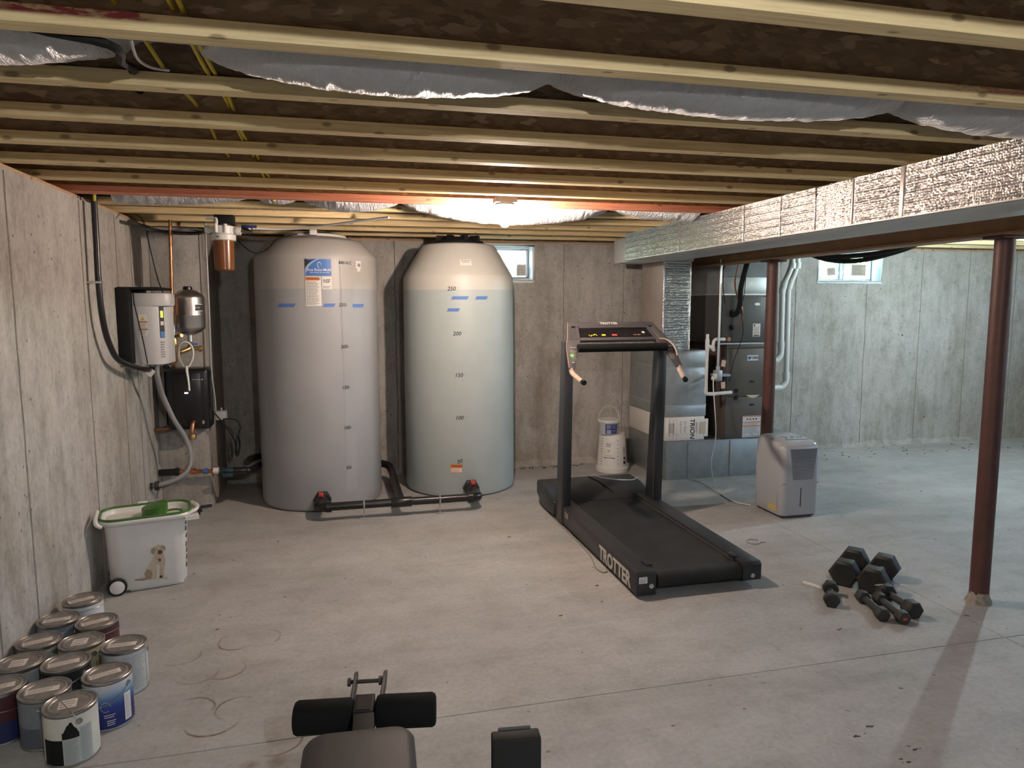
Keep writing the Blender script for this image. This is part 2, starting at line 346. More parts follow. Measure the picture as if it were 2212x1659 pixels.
def thing(name, label, cat, loc=(0, 0, 0), rotz=0, group=None):
    o = bpy.data.objects.new(name, None); C.objects.link(o); o.location = loc; o.rotation_euler = (0, 0, rotz); o.empty_display_size = .05
    return tag(o, label, cat, group)
ABS = {}
def absloc(o):
    if o is None: return Vector((0, 0, 0))
    return ABS.get(o.name, Vector(o.location))
def obj(name, g, m, parent=None, bevel=0, smooth=35, local=False, seg=2, fixn=True, **props):
    """g in world coordinates (or the parent's own when local)"""
    me = bpy.data.meshes.new(name); bm = bmesh.new()
    c = Vector((0, 0, 0))
    if g.v:
        lo = Vector([min(v[i] for v in g.v) for i in range(3)]); hi = Vector([max(v[i] for v in g.v) for i in range(3)])
        c = Vector(((lo.x+hi.x)/2, (lo.y+hi.y)/2, lo.z if parent is None else (lo.z+hi.z)/2))
    vs = [bm.verts.new(v-c) for v in g.v]
    for f in g.f:
        try: bm.faces.new([vs[i] for i in f])
        except ValueError: pass
    bmesh.ops.remove_doubles(bm, verts=bm.verts, dist=1e-6)
    if fixn: bmesh.ops.recalc_face_normals(bm, faces=bm.faces)
    if bevel:
        es = [e for e in bm.edges if len(e.link_faces) == 2 and e.calc_face_angle(0) > R(40)]
        bmesh.ops.bevel(bm, geom=es, offset=bevel, segments=seg, profile=.5, affect='EDGES', clamp_overlap=True)
    bm.to_mesh(me); bm.free()
    if smooth:
        me.shade_smooth(); me.set_sharp_from_angle(angle=R(smooth))
    me.materials.append(m)
    o = bpy.data.objects.new(name, me); C.objects.link(o)
    o.location = c
    if parent is not None:
        o.parent = parent
        if local: ABS[o.name] = c
        else: o.location = c-absloc(parent); ABS[o.name] = c
    for k, v in props.items(): o[k] = v
    return o
def top(name, g, m, label, cat, group=None, kind=None, **k): return tag(obj(name, g, m, None, **k), label, cat, group, kind)
def struct(name, g, m, parent=None, **k):
    o = obj(name, g, m, parent, **k)
    if parent is None: o['kind'] = 'structure'
    return o
# flat mapping functions: (u right, v up, w out) -> world
def on_y(X, Y, Z): return lambda u, v, w_=0: Vector((X+u, Y-w_, Z+v))
def on_left(X, Y, Z): return lambda u, v, w_=0: Vector((X-w_, Y-u, Z+v))      # face looking towards -X; u runs towards the camera
def on_right(X, Y, Z): return lambda u, v, w_=0: Vector((X+w_, Y+u, Z+v))
def on_top(X, Y, Z, a=0): return lambda u, v, w_=0: Vector((X+u*math.cos(a)-v*math.sin(a), Y+u*math.sin(a)+v*math.cos(a), Z+w_))
def on_cyl(cx, cy, r, phi, Z): return lambda u, v, w_=0: Vector((cx+(r+w_)*math.sin(phi+u/r), cy-(r+w_)*math.cos(phi+u/r), Z+v))
def patch(name, f, u0, u1, v0, v1, m, parent, off=.001, n=1, nv=1, skew=0, **k):
    g = G()
    g.grid(lambda a, b: f(u0+(u1-u0)*a+skew*b, v0+(v1-v0)*b, off), n, nv)
    return obj(name, g, m, parent, fixn=False, **k)
def lines(name, f, u0, u1, v0, v1, n, m, parent, off=.0016, fill=.5, ragged=.25, seed=1):
    g = G(); q = random.Random(seed); h = (v1-v0)/n
    for i in range(n):
        u = u0; e = u1-(u1-u0)*ragged*q.random(); vv = v1-(i+1)*h+h*.25
        while u < e-1e-4:
            l = min((u1-u0)*(.08+.16*q.random()), e-u); l = max(l, .0005)
            g.add([f(u, vv, off), f(u+l, vv, off), f(u+l, vv+h*fill, off), f(u, vv+h*fill, off)], [(0, 1, 2, 3)]); u += l+(u1-u0)*.025
    return obj(name, g, m, parent, fixn=False, smooth=0)
_tc = {}
def text(s, f, size, m, parent, off=.0015, align='CENTER', bold=0, name='lettering', shear=0, rot=0, sx=1):
    key = (s, bold, shear, align)
    if key not in _tc:
        cu = bpy.data.curves.new('txt', 'FONT'); cu.body = s; cu.size = 1; cu.align_x = align; cu.align_y = 'CENTER'; cu.offset = bold; cu.resolution_u = 3; cu.shear = shear
        o = bpy.data.objects.new('txt', cu); C.objects.link(o); dg = bpy.context.evaluated_depsgraph_get(); me = bpy.data.meshes.new_from_object(o.evaluated_get(dg))
        _tc[key] = ([v.co.copy() for v in me.vertices], [tuple(p.vertices) for p in me.polygons])
        bpy.data.objects.remove(o); bpy.data.curves.remove(cu); bpy.data.meshes.remove(me)
    vs, fs = _tc[key]; g = G(); ca, sa = math.cos(rot), math.sin(rot)
    g.add([f((v.x*sx*ca-v.y*sa)*size, (v.x*sx*sa+v.y*ca)*size, off) for v in vs], fs)
    return obj(name, g, m, parent, fixn=False, smooth=0)
def barcode(f, u0, u1, v0, v1, parent, m=None):
    g = G(); q = random.Random(3); u = u0
    while u < u1:
        l = (u1-u0)*(.015+.03*q.random()); g.add([f(u, v0, .0016), f(u+l, v0, .0016), f(u+l, v1, .0016), f(u, v1, .0016)], [(0, 1, 2, 3)]); u += l*2.1
    return obj('barcode', g, m or M_INK, parent, fixn=False, smooth=0)

# ------------------------------------------------------------------ SETTING
XL, YB = -1.33, 6.50        # left wall face, back wall face
JZ, JT = 2.15, 2.391        # underside of the joists, underside of the deck above
WT = 2.130
fl = struct('floor', G().box(-1.6, 9.4, -3.2, 6.8, -.12, -.012), M_SEAM)
for (x0, x1, y0, y1) in ((-1.55, 2.9975, -3.2, 2.514), (3.0025, 9.4, -3.2, 2.512), (-1.55, 2.9975, 2.519, 6.7), (3.0025, 9.4, 2.518, 6.7)):
    struct('slab_panel', G().box(x0, x1, y0, y1, -.0119, 0), M_FLOOR, fl)
wl = struct('wall_left', G().box(XL-.25, XL, -3.2, 6.75, -.1, WT), M_WALL)
W1 = (1.30, 1.815, 1.772, WT); W2 = (4.895, 5.70, 1.78, WT)
g = G(); xs = [XL, W1[0], W1[1], W2[0], W2[1], 9.4]
g.box(xs[0], xs[1], YB, YB+.25, -.1, WT).box(xs[1], xs[2], YB, YB+.25, -.1, W1[2]).box(xs[2], xs[3], YB, YB+.25, -.1, WT).box(xs[3], xs[4], YB, YB+.25, -.1, W2[2]).box(xs[4], xs[5], YB, YB+.25, -.1, WT)
wb = struct('wall_back', g, M_WALL, smooth=0)
wc = struct('wall_corner', G().box(XL+.001, -.985, 5.70, YB-.001, 0.001, WT), M_WALL, bevel=.006)
struct('wall_right', G().box(9.2, 9.4, -3.2, 6.75, -.1, WT), M_WALL)
struct('wall_front', G().box(-1.5, 9.4, -3.4, -3.2, -.1, JT), M_WALL)
def seam(parent, f, x, z0, z1, wd=.006):
    g = G(); n = 40; L_ = []; R_ = []
    for i in range(n+1):
        z = z0+(z1-z0)*i/n; j = noise.noise(Vector((x*3, 0, z*6)))*.006; a = wd*(.55+.8*abs(noise.noise(Vector((x, 5, z*9)))))
        L_.append(f(x+j-a, z, .0)); R_.append(f(x+j+a, z, .0))
    mid = [(a+b)/2+(f(x, 0, .004)-f(x, 0, 0)) for a, b in zip(L_, R_)]
    vs = L_+mid+R_; k = n+1
    g.add(vs, [(i, i+1, k+i+1, k+i) for i in range(n)]+[(k+i, k+i+1, 2*k+i+1, 2*k+i) for i in range(n)])
    obj('form_seam', g, M_SEAM2, parent)
fL = lambda u, v, w_: Vector((XL+w_+.0005, u, v)); fB = lambda u, v, w_: Vector((u, YB-w_-.0005, v))
for y in (1.6, 2.45, 3.06, 3.41, 4.28, 4.90, 5.22): seam(wl, fL, y, 0, WT-.01, .004 if y in (3.06, 4.9, 5.22) else .006)
for x in (-.10, .508, 1.12): seam(wb, fB, x, 0, WT if x != 1.12 else WT)
for x in (2.107, 2.72, 3.35, 4.0, 4.65, 5.52, 6.22, 6.85, 7.5): seam(wb, fB, x, 0, WT if x != 5.52 else W2[2]-.01, .004)
g = G()
for i in range(190):       # rough mortar ledge along the foot of the back wall
    x = -0.95+i*.042
    if 2.70 < x < 4.1: continue
    h = .02+.05*abs(noise.noise(Vector((x*2, 0, 3)))); d = .035+.03*abs(noise.noise(Vector((x*3, 7, 3))))
    g.add([(x, YB, h+.02), (x+.044, YB, h+.02), (x+.044, YB-d*.5, h*.55), (x, YB-d*.5, h*.55), (x, YB-d, .0005), (x+.044, YB-d, .0005)], [(0, 1, 2, 3), (3, 2, 5, 4)])
obj('mortar_ledge', g, M_WALL, wb, kind='stuff')
# form-tie holes in the back wall
for (px_, py_) in ((1949, 724), (1996, 900)):
    p = ony(px_, py_, YB); obj('tie_hole', G().cyl((p.x, YB+.001, p.z), (p.x, YB-.002, p.z), .011, n=12), M_SEAM, wb)
struct('ceiling', G().box(-1.55, 9.4, -3.2, 6.75, JT, JT+.02), M_OSB)
struct('trim_1', G().box(XL-.16, XL-.012, -3.2, 6.75, WT, JZ), M_SILL)
struct('trim_2', G().box(-1.3, 9.4, YB+.01, YB+.16, WT, JZ), M_SILL)
struct('trim_3', G().box(XL-.19, XL-.16, -3.2, 6.75, JZ, JT), M_OSB)
struct('trim_4', G().box(-1.3, 9.4, YB+.05, YB+.09, JZ, JT), M_OSB)

# windows
def window(name, W, split, stickers, parts=True):
    x0, x1, z0, z1 = W; yw = YB+.10
    g = G(); t = .030
    g.box(x0, x1, YB-.004, yw+.07, z1-.026, z1-.001).box(x0, x1, YB-.004, yw+.07, z0+.001, z0+.022)
    g.box(x0, x0+.022, YB-.004, yw+.07, z0+.022, z1-.026).box(x1-.022, x1, YB-.004, yw+.07, z0+.022, z1-.026)
    fr = struct(name, g, M_WVINYL, bevel=.003)
    a0, a1, b0, b1 = x0+.022, x1-.022, z0+.022, z1-.026
    def sash(c0, c1, y, tt=.022):
        gg = G().box(c0, c1, y, y+.03, b0, b0+tt).box(c0, c1, y, y+.03, b1-tt, b1).box(c0, c0+tt, y, y+.03, b0+tt, b1-tt).box(c1-tt, c1, y, y+.03, b0+tt, b1-tt)
        s_ = obj('sash', gg, M_WVINYL, fr, bevel=.002)
        obj('pane', G().box(c0+tt, c1-tt, y+.012, y+.016, b0+tt, b1-tt), M_GLASS, s_)
        return s_
    if split:
        mid = (a0+a1)/2-.02; sash(a0, mid+.02, yw+.0); s2 = sash(mid-.01, a1, yw+.035)
        obj('latch', G().box(mid-.004, mid+.012, yw-.018, yw, b0+.08, b0+.13).tube([(mid+.004, yw-.018, b0+.12), (mid+.004, yw-.035, b0+.15), (mid+.004, yw-.03, b0+.19)], .004), M_GREY2, fr)
    else: s2 = sash(a0, a1, yw+.02, .03)
    for (u0, u1, v0, v1, r_) in stickers:
        f = on_y((u0+u1)/2, yw+(.008 if u1 < (a0+a1)/2 and split else .03), (v0+v1)/2)
        rr = (lambda fn, a: (lambda u, v, w_=0: fn(u*math.cos(a)-v*math.sin(a), u*math.sin(a)+v*math.cos(a), w_)))(f, r_)
        st = patch('pane_sticker', rr, -(u1-u0)/2, (u1-u0)/2, -(v1-v0)/2, (v1-v0)/2, M_PAPERT, fr, .0)
        lines('sticker_print', rr, -(u1-u0)*.42, (u1-u0)*.3, -(v1-v0)*.4, (v1-v0)*.4, 5, M_INKG, st, .001, .35, seed=4)
    g = G(); n = int((x1-x0)/.02)   # squeezed-out foam under the frame
    for i in range(n):
        x = x0+i*.02; d = .006+.012*abs(noise.noise(Vector((x*30, 1, 2)))); g.ball((x+.01, YB-.001, z0-.003), .012, (1, 1, d/.012), 8)
    obj('foam_bead', g, M_WVINYL, fr)
    return fr
window('window_1', W1, False, [(1.675, 1.775, 1.835, 1.945, 0)])
window('window_2', W2, True, [(5.10, 5.20, 1.865, 1.945, R(6)), (5.42, 5.60, 1.865, 1.985, 0)])
# outside: the yard seen through the panes
M_GRASS = mat('grass_ground', (.34, .38, .24), .95, var=.4, vs=6); M_LEAF = mat('hedge_leaves', (.36, .42, .26), .8, var=.4, vs=5)
M_BARK = mat('bark', (.20, .16, .13), .9, var=.3, vs=12)
struct('ground', G().box(-4, 16, 6.76, 24, 1.55, 1.68), M_GRASS)
def shrub(x, y, z, r, seed, lab):
    q = random.Random(seed); g = G()
    for i in range(700):
        d = Vector((q.gauss(0, 1), q.gauss(0, 1), q.gauss(0, 1))).normalized()*r*(.55+.5*q.random()); p = Vector((x, y, z+r))+d
        a = Euler((q.random()*6, q.random()*6, q.random()*6)).to_matrix(); s_ = .05+.05*q.random()
        g.add([p+a @ Vector(v)*s_ for v in ((-1, 0, 0), (0, -.45, .1), (1, 0, 0), (0, .45, .1))], [(0, 1, 2, 3)])
    t_ = thing('shrub', lab, 'shrub', (x, y, z)); obj('foliage', g, M_LEAF, t_, fixn=False, kind='stuff')
    obj('stem', G().tube([(x, y, z-.02), (x+.05, y, z+r*.7), (x-.05, y, z+r*1.6)], .05), M_BARK, t_)
shrub(2.2, 9.6, 1.68, .9, 1, 'green shrub outside the small left window')
shrub(6.9, 9.0, 1.68, .75, 2, 'green shrub outside the wide right window, nearer one')
shrub(9.0, 11.0, 1.68, 1.2, 3, 'green shrub outside the wide right window, farther one')

# ------------------------------------------------------------------ JOISTS
JY = [.985, 1.395, 1.805, 2.218, 2.622, 3.025, 3.432, 3.836, 4.265, 4.675, 5.085, 5.49, 5.90, 6.31]
JLAB = {0: 'nearest wooden I-joist, its flange at the very top edge of the ceiling view', 1: 'wooden I-joist with the broad bright flange crossing the top right corner',
        2: 'wooden I-joist with pink paint marks, in front of the near silver flex duct', 3: 'wooden I-joist directly behind the near silver flex duct',
        4: 'wooden I-joist, second one behind the near silver flex duct', 5: 'wooden I-joist, third one behind the near silver flex duct',
        6: 'wooden I-joist, fourth one behind the near silver flex duct', 7: 'wooden I-joist next in front of the reddish one over the bulb',
        8: 'reddish wooden I-joist that carries the bare warm bulb', 9: 'wooden I-joist directly behind the far silver flex duct and the bulb',
        10: 'wooden I-joist, fourth from the back wall, above the water filter', 11: 'wooden I-joist, third from the back wall',
        12: 'wooden I-joist above the fronts of the two white tanks', 13: 'last wooden I-joist, just before the back wall'}
for i, y in enumerate(JY):
    t_ = thing('floor_joist', JLAB[i], 'joist', (1.9, y-.029, JZ), group='wooden I-joists of the floor above')
    mp = M_PINE2 if i == 2 else M_PINE3 if i == 8 else M_PINE
    x1 = 9.3
    obj('bottom_flange', G().box(XL-.155, x1, y-.058, y, JZ+.0005, JZ+.038), mp, t_, smooth=0)
    obj('web', G().box(XL-.155, x1, y-.034, y-.024, JZ+.036, JT-.036), M_OSB, t_)
    obj('top_flange', G().box(XL-.155, x1, y-.058, y, JT-.038, JT-.0005), M_PINE, t_, smooth=0)

# silver flexible ducts lying in the joist bays
def flex(label, yc, x0, x1, pinch, sag, ry, seed):
    n, k = int((x1-x0)/.006), 48; t_ = thing('flexible_duct', label, 'duct', ((x0+x1)/2, yc, JZ), group='silver flexible ducts between the joists')
    def prof(x):
        a = max([p for p in pinch if p <= x], default=x0-.4); b = min([p for p in pinch if p > x], default=x1+.4)
        u = (x-a)/(b-a); e = min(x-a, b-x)
        q = 1-math.exp(-e/.07); si = len([p for p in pinch if p <= x]); return q, (max(0, math.sin(math.pi*u))**.6)*sag[min(si, len(sag)-1)]
    rings = []
    for i in range(n+1):
        x = x0+(x1-x0)*i/n; q, s_ = prof(x); zb = JZ+.028-s_
        rz = (min(.118, (JT-.012-zb)/2))*(.80+.20*q); ryy = ry*(.80+.20*q); ring = []
        for j in range(k):
            a = 2*math.pi*j/k; wr = noise.noise(Vector((x*22+seed, math.cos(a)*1.6, math.sin(a)*1.6)))*.005+noise.noise(Vector((x*60+seed, math.cos(a)*2.4, math.sin(a)*2.4)))*.004
            wr += (1-q)*.010*math.sin(a*9+seed)
            zc = zb+rz+(1-q)*.02
            ring.append(Vector((x, yc+math.cos(a)*(ryy+wr), min(zc+math.sin(a)*(rz+wr), JT-.004))))
        rings.append(ring)
    obj('silver_sleeve', G().loft(rings), M_SLEEVE, t_, smooth=50)
    for p in pinch:
        q, s_ = prof(p+.001); g = G(); pts = [Vector((p+.004*math.sin(a*2), yc+math.cos(a)*ry*.825, min(JZ+.028+.118+math.sin(a)*.118*.83+.016, JT-.008))) for a in [2*math.pi*j/24 for j in range(25)]]
        obj('strap', G().tube(pts, .007, 6, 1), M_BLACKM, t_)
    return t_
xg = lambda x, y, Y: ony(x, y, Y).x
flex('near silver foil flex duct sagging along the second joist bay from the top', 1.985, XL+.02, 2.355, [xg(268, 150, 2.0), xg(440, 150, 2.0), xg(1200, 185, 2.0), xg(1935, 235, 2.0)], [.055, -.04, .055, .055, .055], .150, 3)
P2 = [xg(545, 432, 4.45), xg(650, 432, 4.45), xg(866, 445, 4.45), xg(1318, 455, 4.45)]
flex('far silver foil flex duct sagging behind the bare bulb', 4.45, XL+.14, 2.355, P2, [.05, .03, .06, .112, .06], .140, 11)
top('duct_end_cap', G().cyl((XL+.02, 4.45, 2.27), (XL+.135, 4.45, 2.27), .07, n=20), M_GALV, 'round metal duct boot where the far flex duct starts at the left wall', 'duct')

# yellow cables running through the joists
def wire(name, pts, r, m, label, cat, group=None, n=6, sm=6): return top(name, G().tube(pts, r, n, sm), m, label, cat, group)
def wav(x, y0, y1, z, a, s_): return [(x+a*math.sin(y*3+s_), y, z+.012*math.sin(y*7.7+s_)) for y in [y0+(y1-y0)*i/12 for i in range(13)]]
wire('yellow_cable', wav(-.440, .9, 4.1, 2.205, .010, 0), .0060, M_YEL, 'single yellow electric cable running through the joists, left one', 'cable', 'yellow cables through the joists')
wire('yellow_cable', wav(-.335, .9, 3.8, 2.205, .008, 1), .0060, M_YEL, 'yellow electric cable of the right-hand pair, its left strand', 'cable', 'yellow cables through the joists')
wire('yellow_cable', wav(-.318, .9, 3.8, 2.203, .008, 1.7), .0060, M_YEL, 'yellow electric cable of the right-hand pair, its right strand', 'cable', 'yellow cables through the joists')
a = ony(618, 428, 4.62); b = ony(634, 447, 4.75)
wire('yellow_cable', [(a.x-.05, 4.28, 2.145), (a.x, 4.45, a.z+.0), (b.x, 4.68, b.z)], .005, M_YEL, 'short yellow cable slanting below the far flex duct', 'cable', 'yellow cables through the joists')
wire('black_cable', [(-.66, 1.2, 2.30), (-.72, 1.80, 2.20), tuple(ony(232, 95, 1.83)), tuple(ony(262, 132, 2.0)), tuple(ony(290, 152, 2.14)), (-.60, 2.3, 2.22), (-.6, 2.6, 2.25)], .011, M_BLACKM, 'thick black cable drooping across the near flex duct', 'cable')
wire('white_cable', [tuple(ony(282, 85, 1.86)), tuple(ony(296, 125, 1.98)), tuple(ony(325, 145, 2.10)), tuple(ony(365, 152, 2.15))], .004, M_WHITE, 'thin white cable beside the drooping black cable', 'cable')

# ------------------------------------------------------------------ trunk duct, beam, columns
t_ = thing('trunk_duct', 'large foil-wrapped rectangular duct hung under the joists on the right', 'duct', (2.59, 3.0, 1.93))
DX0, DX1, DZ0, DZ1, DY0, DY1 = 2.366, 2.82, 1.93, 2.146, -.6, 5.62
obj('duct_body', G().box(DX0+.006, DX1, DY0, DY1, DZ0, DZ1), M_DUCTBOT, t_, bevel=.004)
bands = [onx(x, 450, DX0).y for x in (1470, 1609, 1688, 1763, 1843, 1949)] + [1.75, .9]
edges = [DY1]+bands+[DY0]
for i in range(len(edges)-1):
    ya, yb = edges[i], edges[i+1]; vert = (i == 4); L_ = abs(yb-ya); nu = max(6, int(L_/.005)); nv = 54
    def ff(u, v, ya=ya, yb=yb, vert=vert, i=i):
        y = ya+(yb-ya)*u; z = DZ0+.002+(DZ1-DZ0-.004)*v; ph = (y/.011 if vert else z/.0108)
        d = .0034*abs(math.sin(ph*math.pi))+.0016*noise.noise(Vector((y*90, z*110, i)))+.003*noise.noise(Vector((y*6, z*8, i+3)))
        edge = min(1, min(u, 1-u)*L_/.015); return Vector((DX0-.003-d*edge, y, z))
    obj('foil_panel', G().grid(ff, nu, nv), M_FOIL, t_, fixn=False, smooth=60)
for i, y in enumerate(bands):
    wd = .022 if i == 5 else .007
    obj('tape_band', G().box(DX0-.009, DX0+.004, y-wd/2, y+wd/2, DZ0-.002, DZ1-.002), M_TAPE if i in (4, 5) else M_FOIL, t_, bevel=.001)
obj('corner_strip', G().box(DX0-.008, DX0+.02, DY0, DY1, DZ0-.003, DZ0+.003), M_GALVD, t_)
t_ = thing('steel_beam', 'brown painted steel I-beam resting on the two columns', 'beam', (3.23, 2, 1.893))
obj('bottom_flange', G().box(3.16, 3.30, -3.1, 6.55, 1.8935, 1.908), M_STEELB, t_, bevel=.002)
obj('web', G().box(3.205, 3.255, -3.1, 6.55, 1.908, 2.134), M_STEELB, t_)
obj('top_flange', G().box(3.16, 3.30, -3.1, 6.55, 2.134, 2.1495), M_STEELB, t_, bevel=.002)
def column(x, y, lab):
    t_ = thing('steel_column', lab, 'column', (x, y, 0), group='red-brown steel columns under the beam')
    obj('shaft', G().cyl((x, y, .0), (x, y, 1.878), .0455, n=40), M_STEEL, t_)
    obj('cap_plate', G().box(x-.075, x+.075, y-.06, y+.06, 1.878, 1.893), M_STEEL, t_, bevel=.002)
    n = 36; rings = []
    for z, r in ((0.0005, .062), (.012, .058), (.03, .051), (.05, .0475), (.06, .0462)):
        rings.append([Vector((x+(r+.007*noise.noise(Vector((math.cos(a)*4, math.sin(a)*4, z*30+x))))*math.cos(a), y+(r+.007*noise.noise(Vector((math.cos(a)*4, math.sin(a)*4, z*30+x+9))))*math.sin(a), z)) for a in [2*math.pi*k/n for k in range(n)]])
    obj('cement_collar', G().loft(rings), M_CEM, t_)
column(3.229, 2.871, 'near red-brown steel column standing in the open floor at the right edge')
column(3.229, 4.80, 'far red-brown steel column behind the dehumidifier, beside the furnace')
g = G()
for dz, dy in ((.008, 0), (-.016, .03)):
    a, b, c_, d_, e_ = [ony(x, y, 4.6+dy) for x, y in ((1735, 538), (1790, 556), (1850, 556), (1910, 547), (1975, 528))]
    g.tube([a+Vector((0, 0, dz)), b+Vector((0, 0, dz)), c_+Vector((0, 0, dz*1.6)), d_+Vector((0, 0, dz)), e_+Vector((0, 0, dz*.5)), e_+Vector((.12, 0, .08)), Vector((e_.x+.25, e_.y, 2.158))], .019, 10)
t_ = top('insulated_hose_pair', g, M_BLACKM, 'pair of black insulated lines sagging below the beam in front of the right window', 'hose')

# ------------------------------------------------------------------ bulbs
def bulb(i, lab):
    (x, y, z), s_, c_ = BULBS[i]; t_ = thing('light_bulb', lab, 'bulb', (x, y, JZ))
    jz = JZ if i != 1 else JZ
    obj('lampholder', G().lathe([(.055, JZ-.001), (.058, JZ-.012), (.045, JZ-.030), (.028, JZ-.042), (.022, JZ-.064), (.001, JZ-.065)], (x, y, 0), 28), M_WHITE, t_)
    m = mat('lit_bulb_glass_%s' % 'abc'[i], c_, .3, emit=s_)
    prof = [(.001, z-.032), (.012, z-.030), (.022, z-.023), (.029, z-.010), (.030, z), (.027, z+.012), (.018, z+.028), (.013, z+.04), (.001, z+.041)]
    obj('bulb_glass', G().lathe(prof, (x, y, 0), 14), m, t_)
bulb(0, 'bare warm light bulb in a white lampholder under the reddish joist')
bulb(1, 'bare cool light bulb just beyond the right edge, past the steel column')
bulb(2, 'bare light bulb on the joists behind the camera')
t_ = C.objects.get('light_bulb')
for b_, (x, y, z) in (('light_bulb', BULBS[0][0]), ('light_bulb.001', BULBS[1][0]), ('light_bulb.002', BULBS[2][0])):
    obj('mounting_box', G().box(x-.06, x+.06, y-.05, y+.05, JZ-.0005, JZ+.03) if b_ != 'light_bulb' else G().box(x-.065, x+.065, y-.05, y+.038, JZ-.002, JZ+.028), M_WHITE, bpy.data.objects[b_], bevel=.003)

# ------------------------------------------------------------------ TANKS
T1 = (-.157, 5.868, .471); T2 = (1.001, 5.986, .467)
def tape(parent, T, x0, x1, yc):
    a0, z = oncyl(T[0], T[1], T[2], x0, yc+5); a1, z1 = oncyl(T[0], T[1], T[2], x1, yc-4); am = (a0+a1)/2
    f = on_cyl(T[0], T[1], T[2], am, (z+z1)/2); h = abs((a1-a0)*T[2]/2)
    patch('tape_strip', f, -h, h-.014, -.013, .013, M_BTAPE, parent, .0012, n=6, skew=.014)
def cyl_at(T, x, y, r=None):
    a, z = oncyl(T[0], T[1], r or T[2], x, y); return on_cyl(T[0], T[1], r or T[2], a, z)
def hand(parent, T, x, y, s, size=.026, rot=0, sh=.2):
    text(s, cyl_at(T, x, y), size, M_INK, parent, align='CENTER', rot=rot, shear=sh, bold=.012)
t1 = thing('water_tank', 'tall greyish-white plastic water tank, the left one of the two, with blue label', 'tank', (T1[0], T1[1], 0), group='tall plastic water tanks')
obj('tank_body', G().lathe([(.001, .0005), (.44, .001), (.462, .012), (.4715, .04), (.4705, 1.0), (.468, 1.88), (.4665, 1.925), (.460, 1.943), (.366, 2.045), (.352, 2.053), (.27, 2.077), (.22, 2.086), (.001, 2.087)], (T1[0], T1[1], 0), 96), M_TANK1, t1, smooth=28)
obj('lid_ring', G().lathe([(.235, 2.075), (.240, 2.088), (.236, 2.104), (.22, 2.111), (.17, 2.112), (.001, 2.112)], (T1[0], T1[1]+.02, 0), 64), M_WHITE, t1)
obj('lid_cap', G().lathe([(.14, 2.112), (.135, 2.124), (.09, 2.136), (.06, 2.143), (.001, 2.143)], (T1[0]+.02, T1[1]+.02, 0), 40), M_BLACKPVC, t1)
obj('clip', G().box(T1[0]-.035, T1[0]+.02, T1[1]-.27, T1[1]-.22, 2.086, 2.126), M_WHITE, t1, bevel=.006)
# flat gauge strip
aL, _ = oncyl(*T1, 736, 700); aR, _ = oncyl(*T1, 757, 700); am = (aL+aR)/2
g = G(); hw = .052
g.grid(lambda u, v: on_cyl(T1[0], T1[1], .4702, am+.035, 0)(-hw+2*hw*u, .12+1.78*v, .0032 if .02 < u < .98 and .002 < v < .998 else -.001), 12, 60)
obj('gauge_strip', g, M_TANK1, t1, smooth=60)
for x0, x1, y in ((600, 639, 659), (697, 725, 659), (757, 786, 660)): tape(t1, T1, x0, x1, y)
for x, y, s in ((745, 568, '300-N.C'), (741, 659, '250-'), (745, 749, '200-'), (747, 837, '150-'), (751, 924, '100-'), (754, 1010, '50-')): hand(t1, (T1[0], T1[1], .4745), x, y, s, .036 if s != '300-N.C' else .030)
a0, z0 = oncyl(*T1, 658, 559); a1, z1 = oncyl(*T1, 716, 596); f = on_cyl(T1[0], T1[1], .471, (a0+a1)/2, (z0+z1)/2); hw = abs(a1-a0)*.471/2; hh = (z0-z1)/2
lb = patch('maker_label', f, -hw, hw, -hh, hh, M_BLUEP, t1, .0012, n=12)
bz = lambda a, b, c: [((1-t)**2*a[0]+2*t*(1-t)*b[0]+t*t*c[0], (1-t)**2*a[1]+2*t*(1-t)*b[1]+t*t*c[1]) for t in [k/8 for k in range(9)]]
c1 = bz((-.10*hw, hh), (-.85*hw, .55*hh), (-hw, -.25*hh)); c2 = bz((.12*hw, hh), (-.80*hw, .45*hh), (-.97*hw, -hh))
g = G(); g.add([f(u, v, .0018) for u, v in [(-hw, hh)]+c1], [tuple(range(10))]); obj('label_corner', g, M_INK, lb, fixn=False, smooth=0)
g = G(); g.add([f(u, v, .0020) for u, v in c1+c2], [(k, k+1, 10+k, 9+k) for k in range(8)]+[(8, 17, 17, 8)[:3]]); obj('label_swoosh', g, mat('pale_blue_print', (.30, .45, .68), .4), lb, fixn=False, smooth=0)
text('Ace Roto-Mold', lambda u, v, w_=0: f(u+.006, v-hh*.30, w_), .027, M_PAPER, lb, .0026, bold=.008)
lines('fine_print', f, -.06, .085, -hh*.66, -hh*.56, 1, M_PAPER, lb, .0026)
g = G(); [g.add([f(.008+.016*math.cos(a)*k, hh*.28+.022*math.sin(a), .0026) for a, k in [(j*.5, .9) for j in range(10)]]+[f(.008+.012*math.cos(a), hh*.28+.018*math.sin(a), .0026) for a in [j*.5 for j in range(9, -1, -1)]], [tuple(range(20))])]
obj('label_emblem', g, M_PAPER, lb, fixn=False, smooth=0)
a0, z0 = oncyl(*T1, 659, 597); a1, z1 = oncyl(*T1, 695, 661); f = on_cyl(T1[0], T1[1], .471, (a0+a1)/2, (z0+z1)/2); hw = abs(a1-a0)*.471/2; hh = (z0-z1)/2
lb = patch('warning_label', f, -hw, hw, -hh, hh, M_PAPER, t1, .0012, n=8)
patch('warning_band', f, -hw+.002, hw-.012, hh-.030, hh-.004, M_ORANGE, lb, .0018, n=6); text('WARNING', lambda u, v, w_=0: f(u+.002, v+hh-.017, w_), .020, M_INK, lb, .0026, bold=.02)
lines('fine_print', f, -hw+.005, hw-.012, -hh+.008, hh-.036, 22, M_INKG, lb, .0022, .45, seed=2)
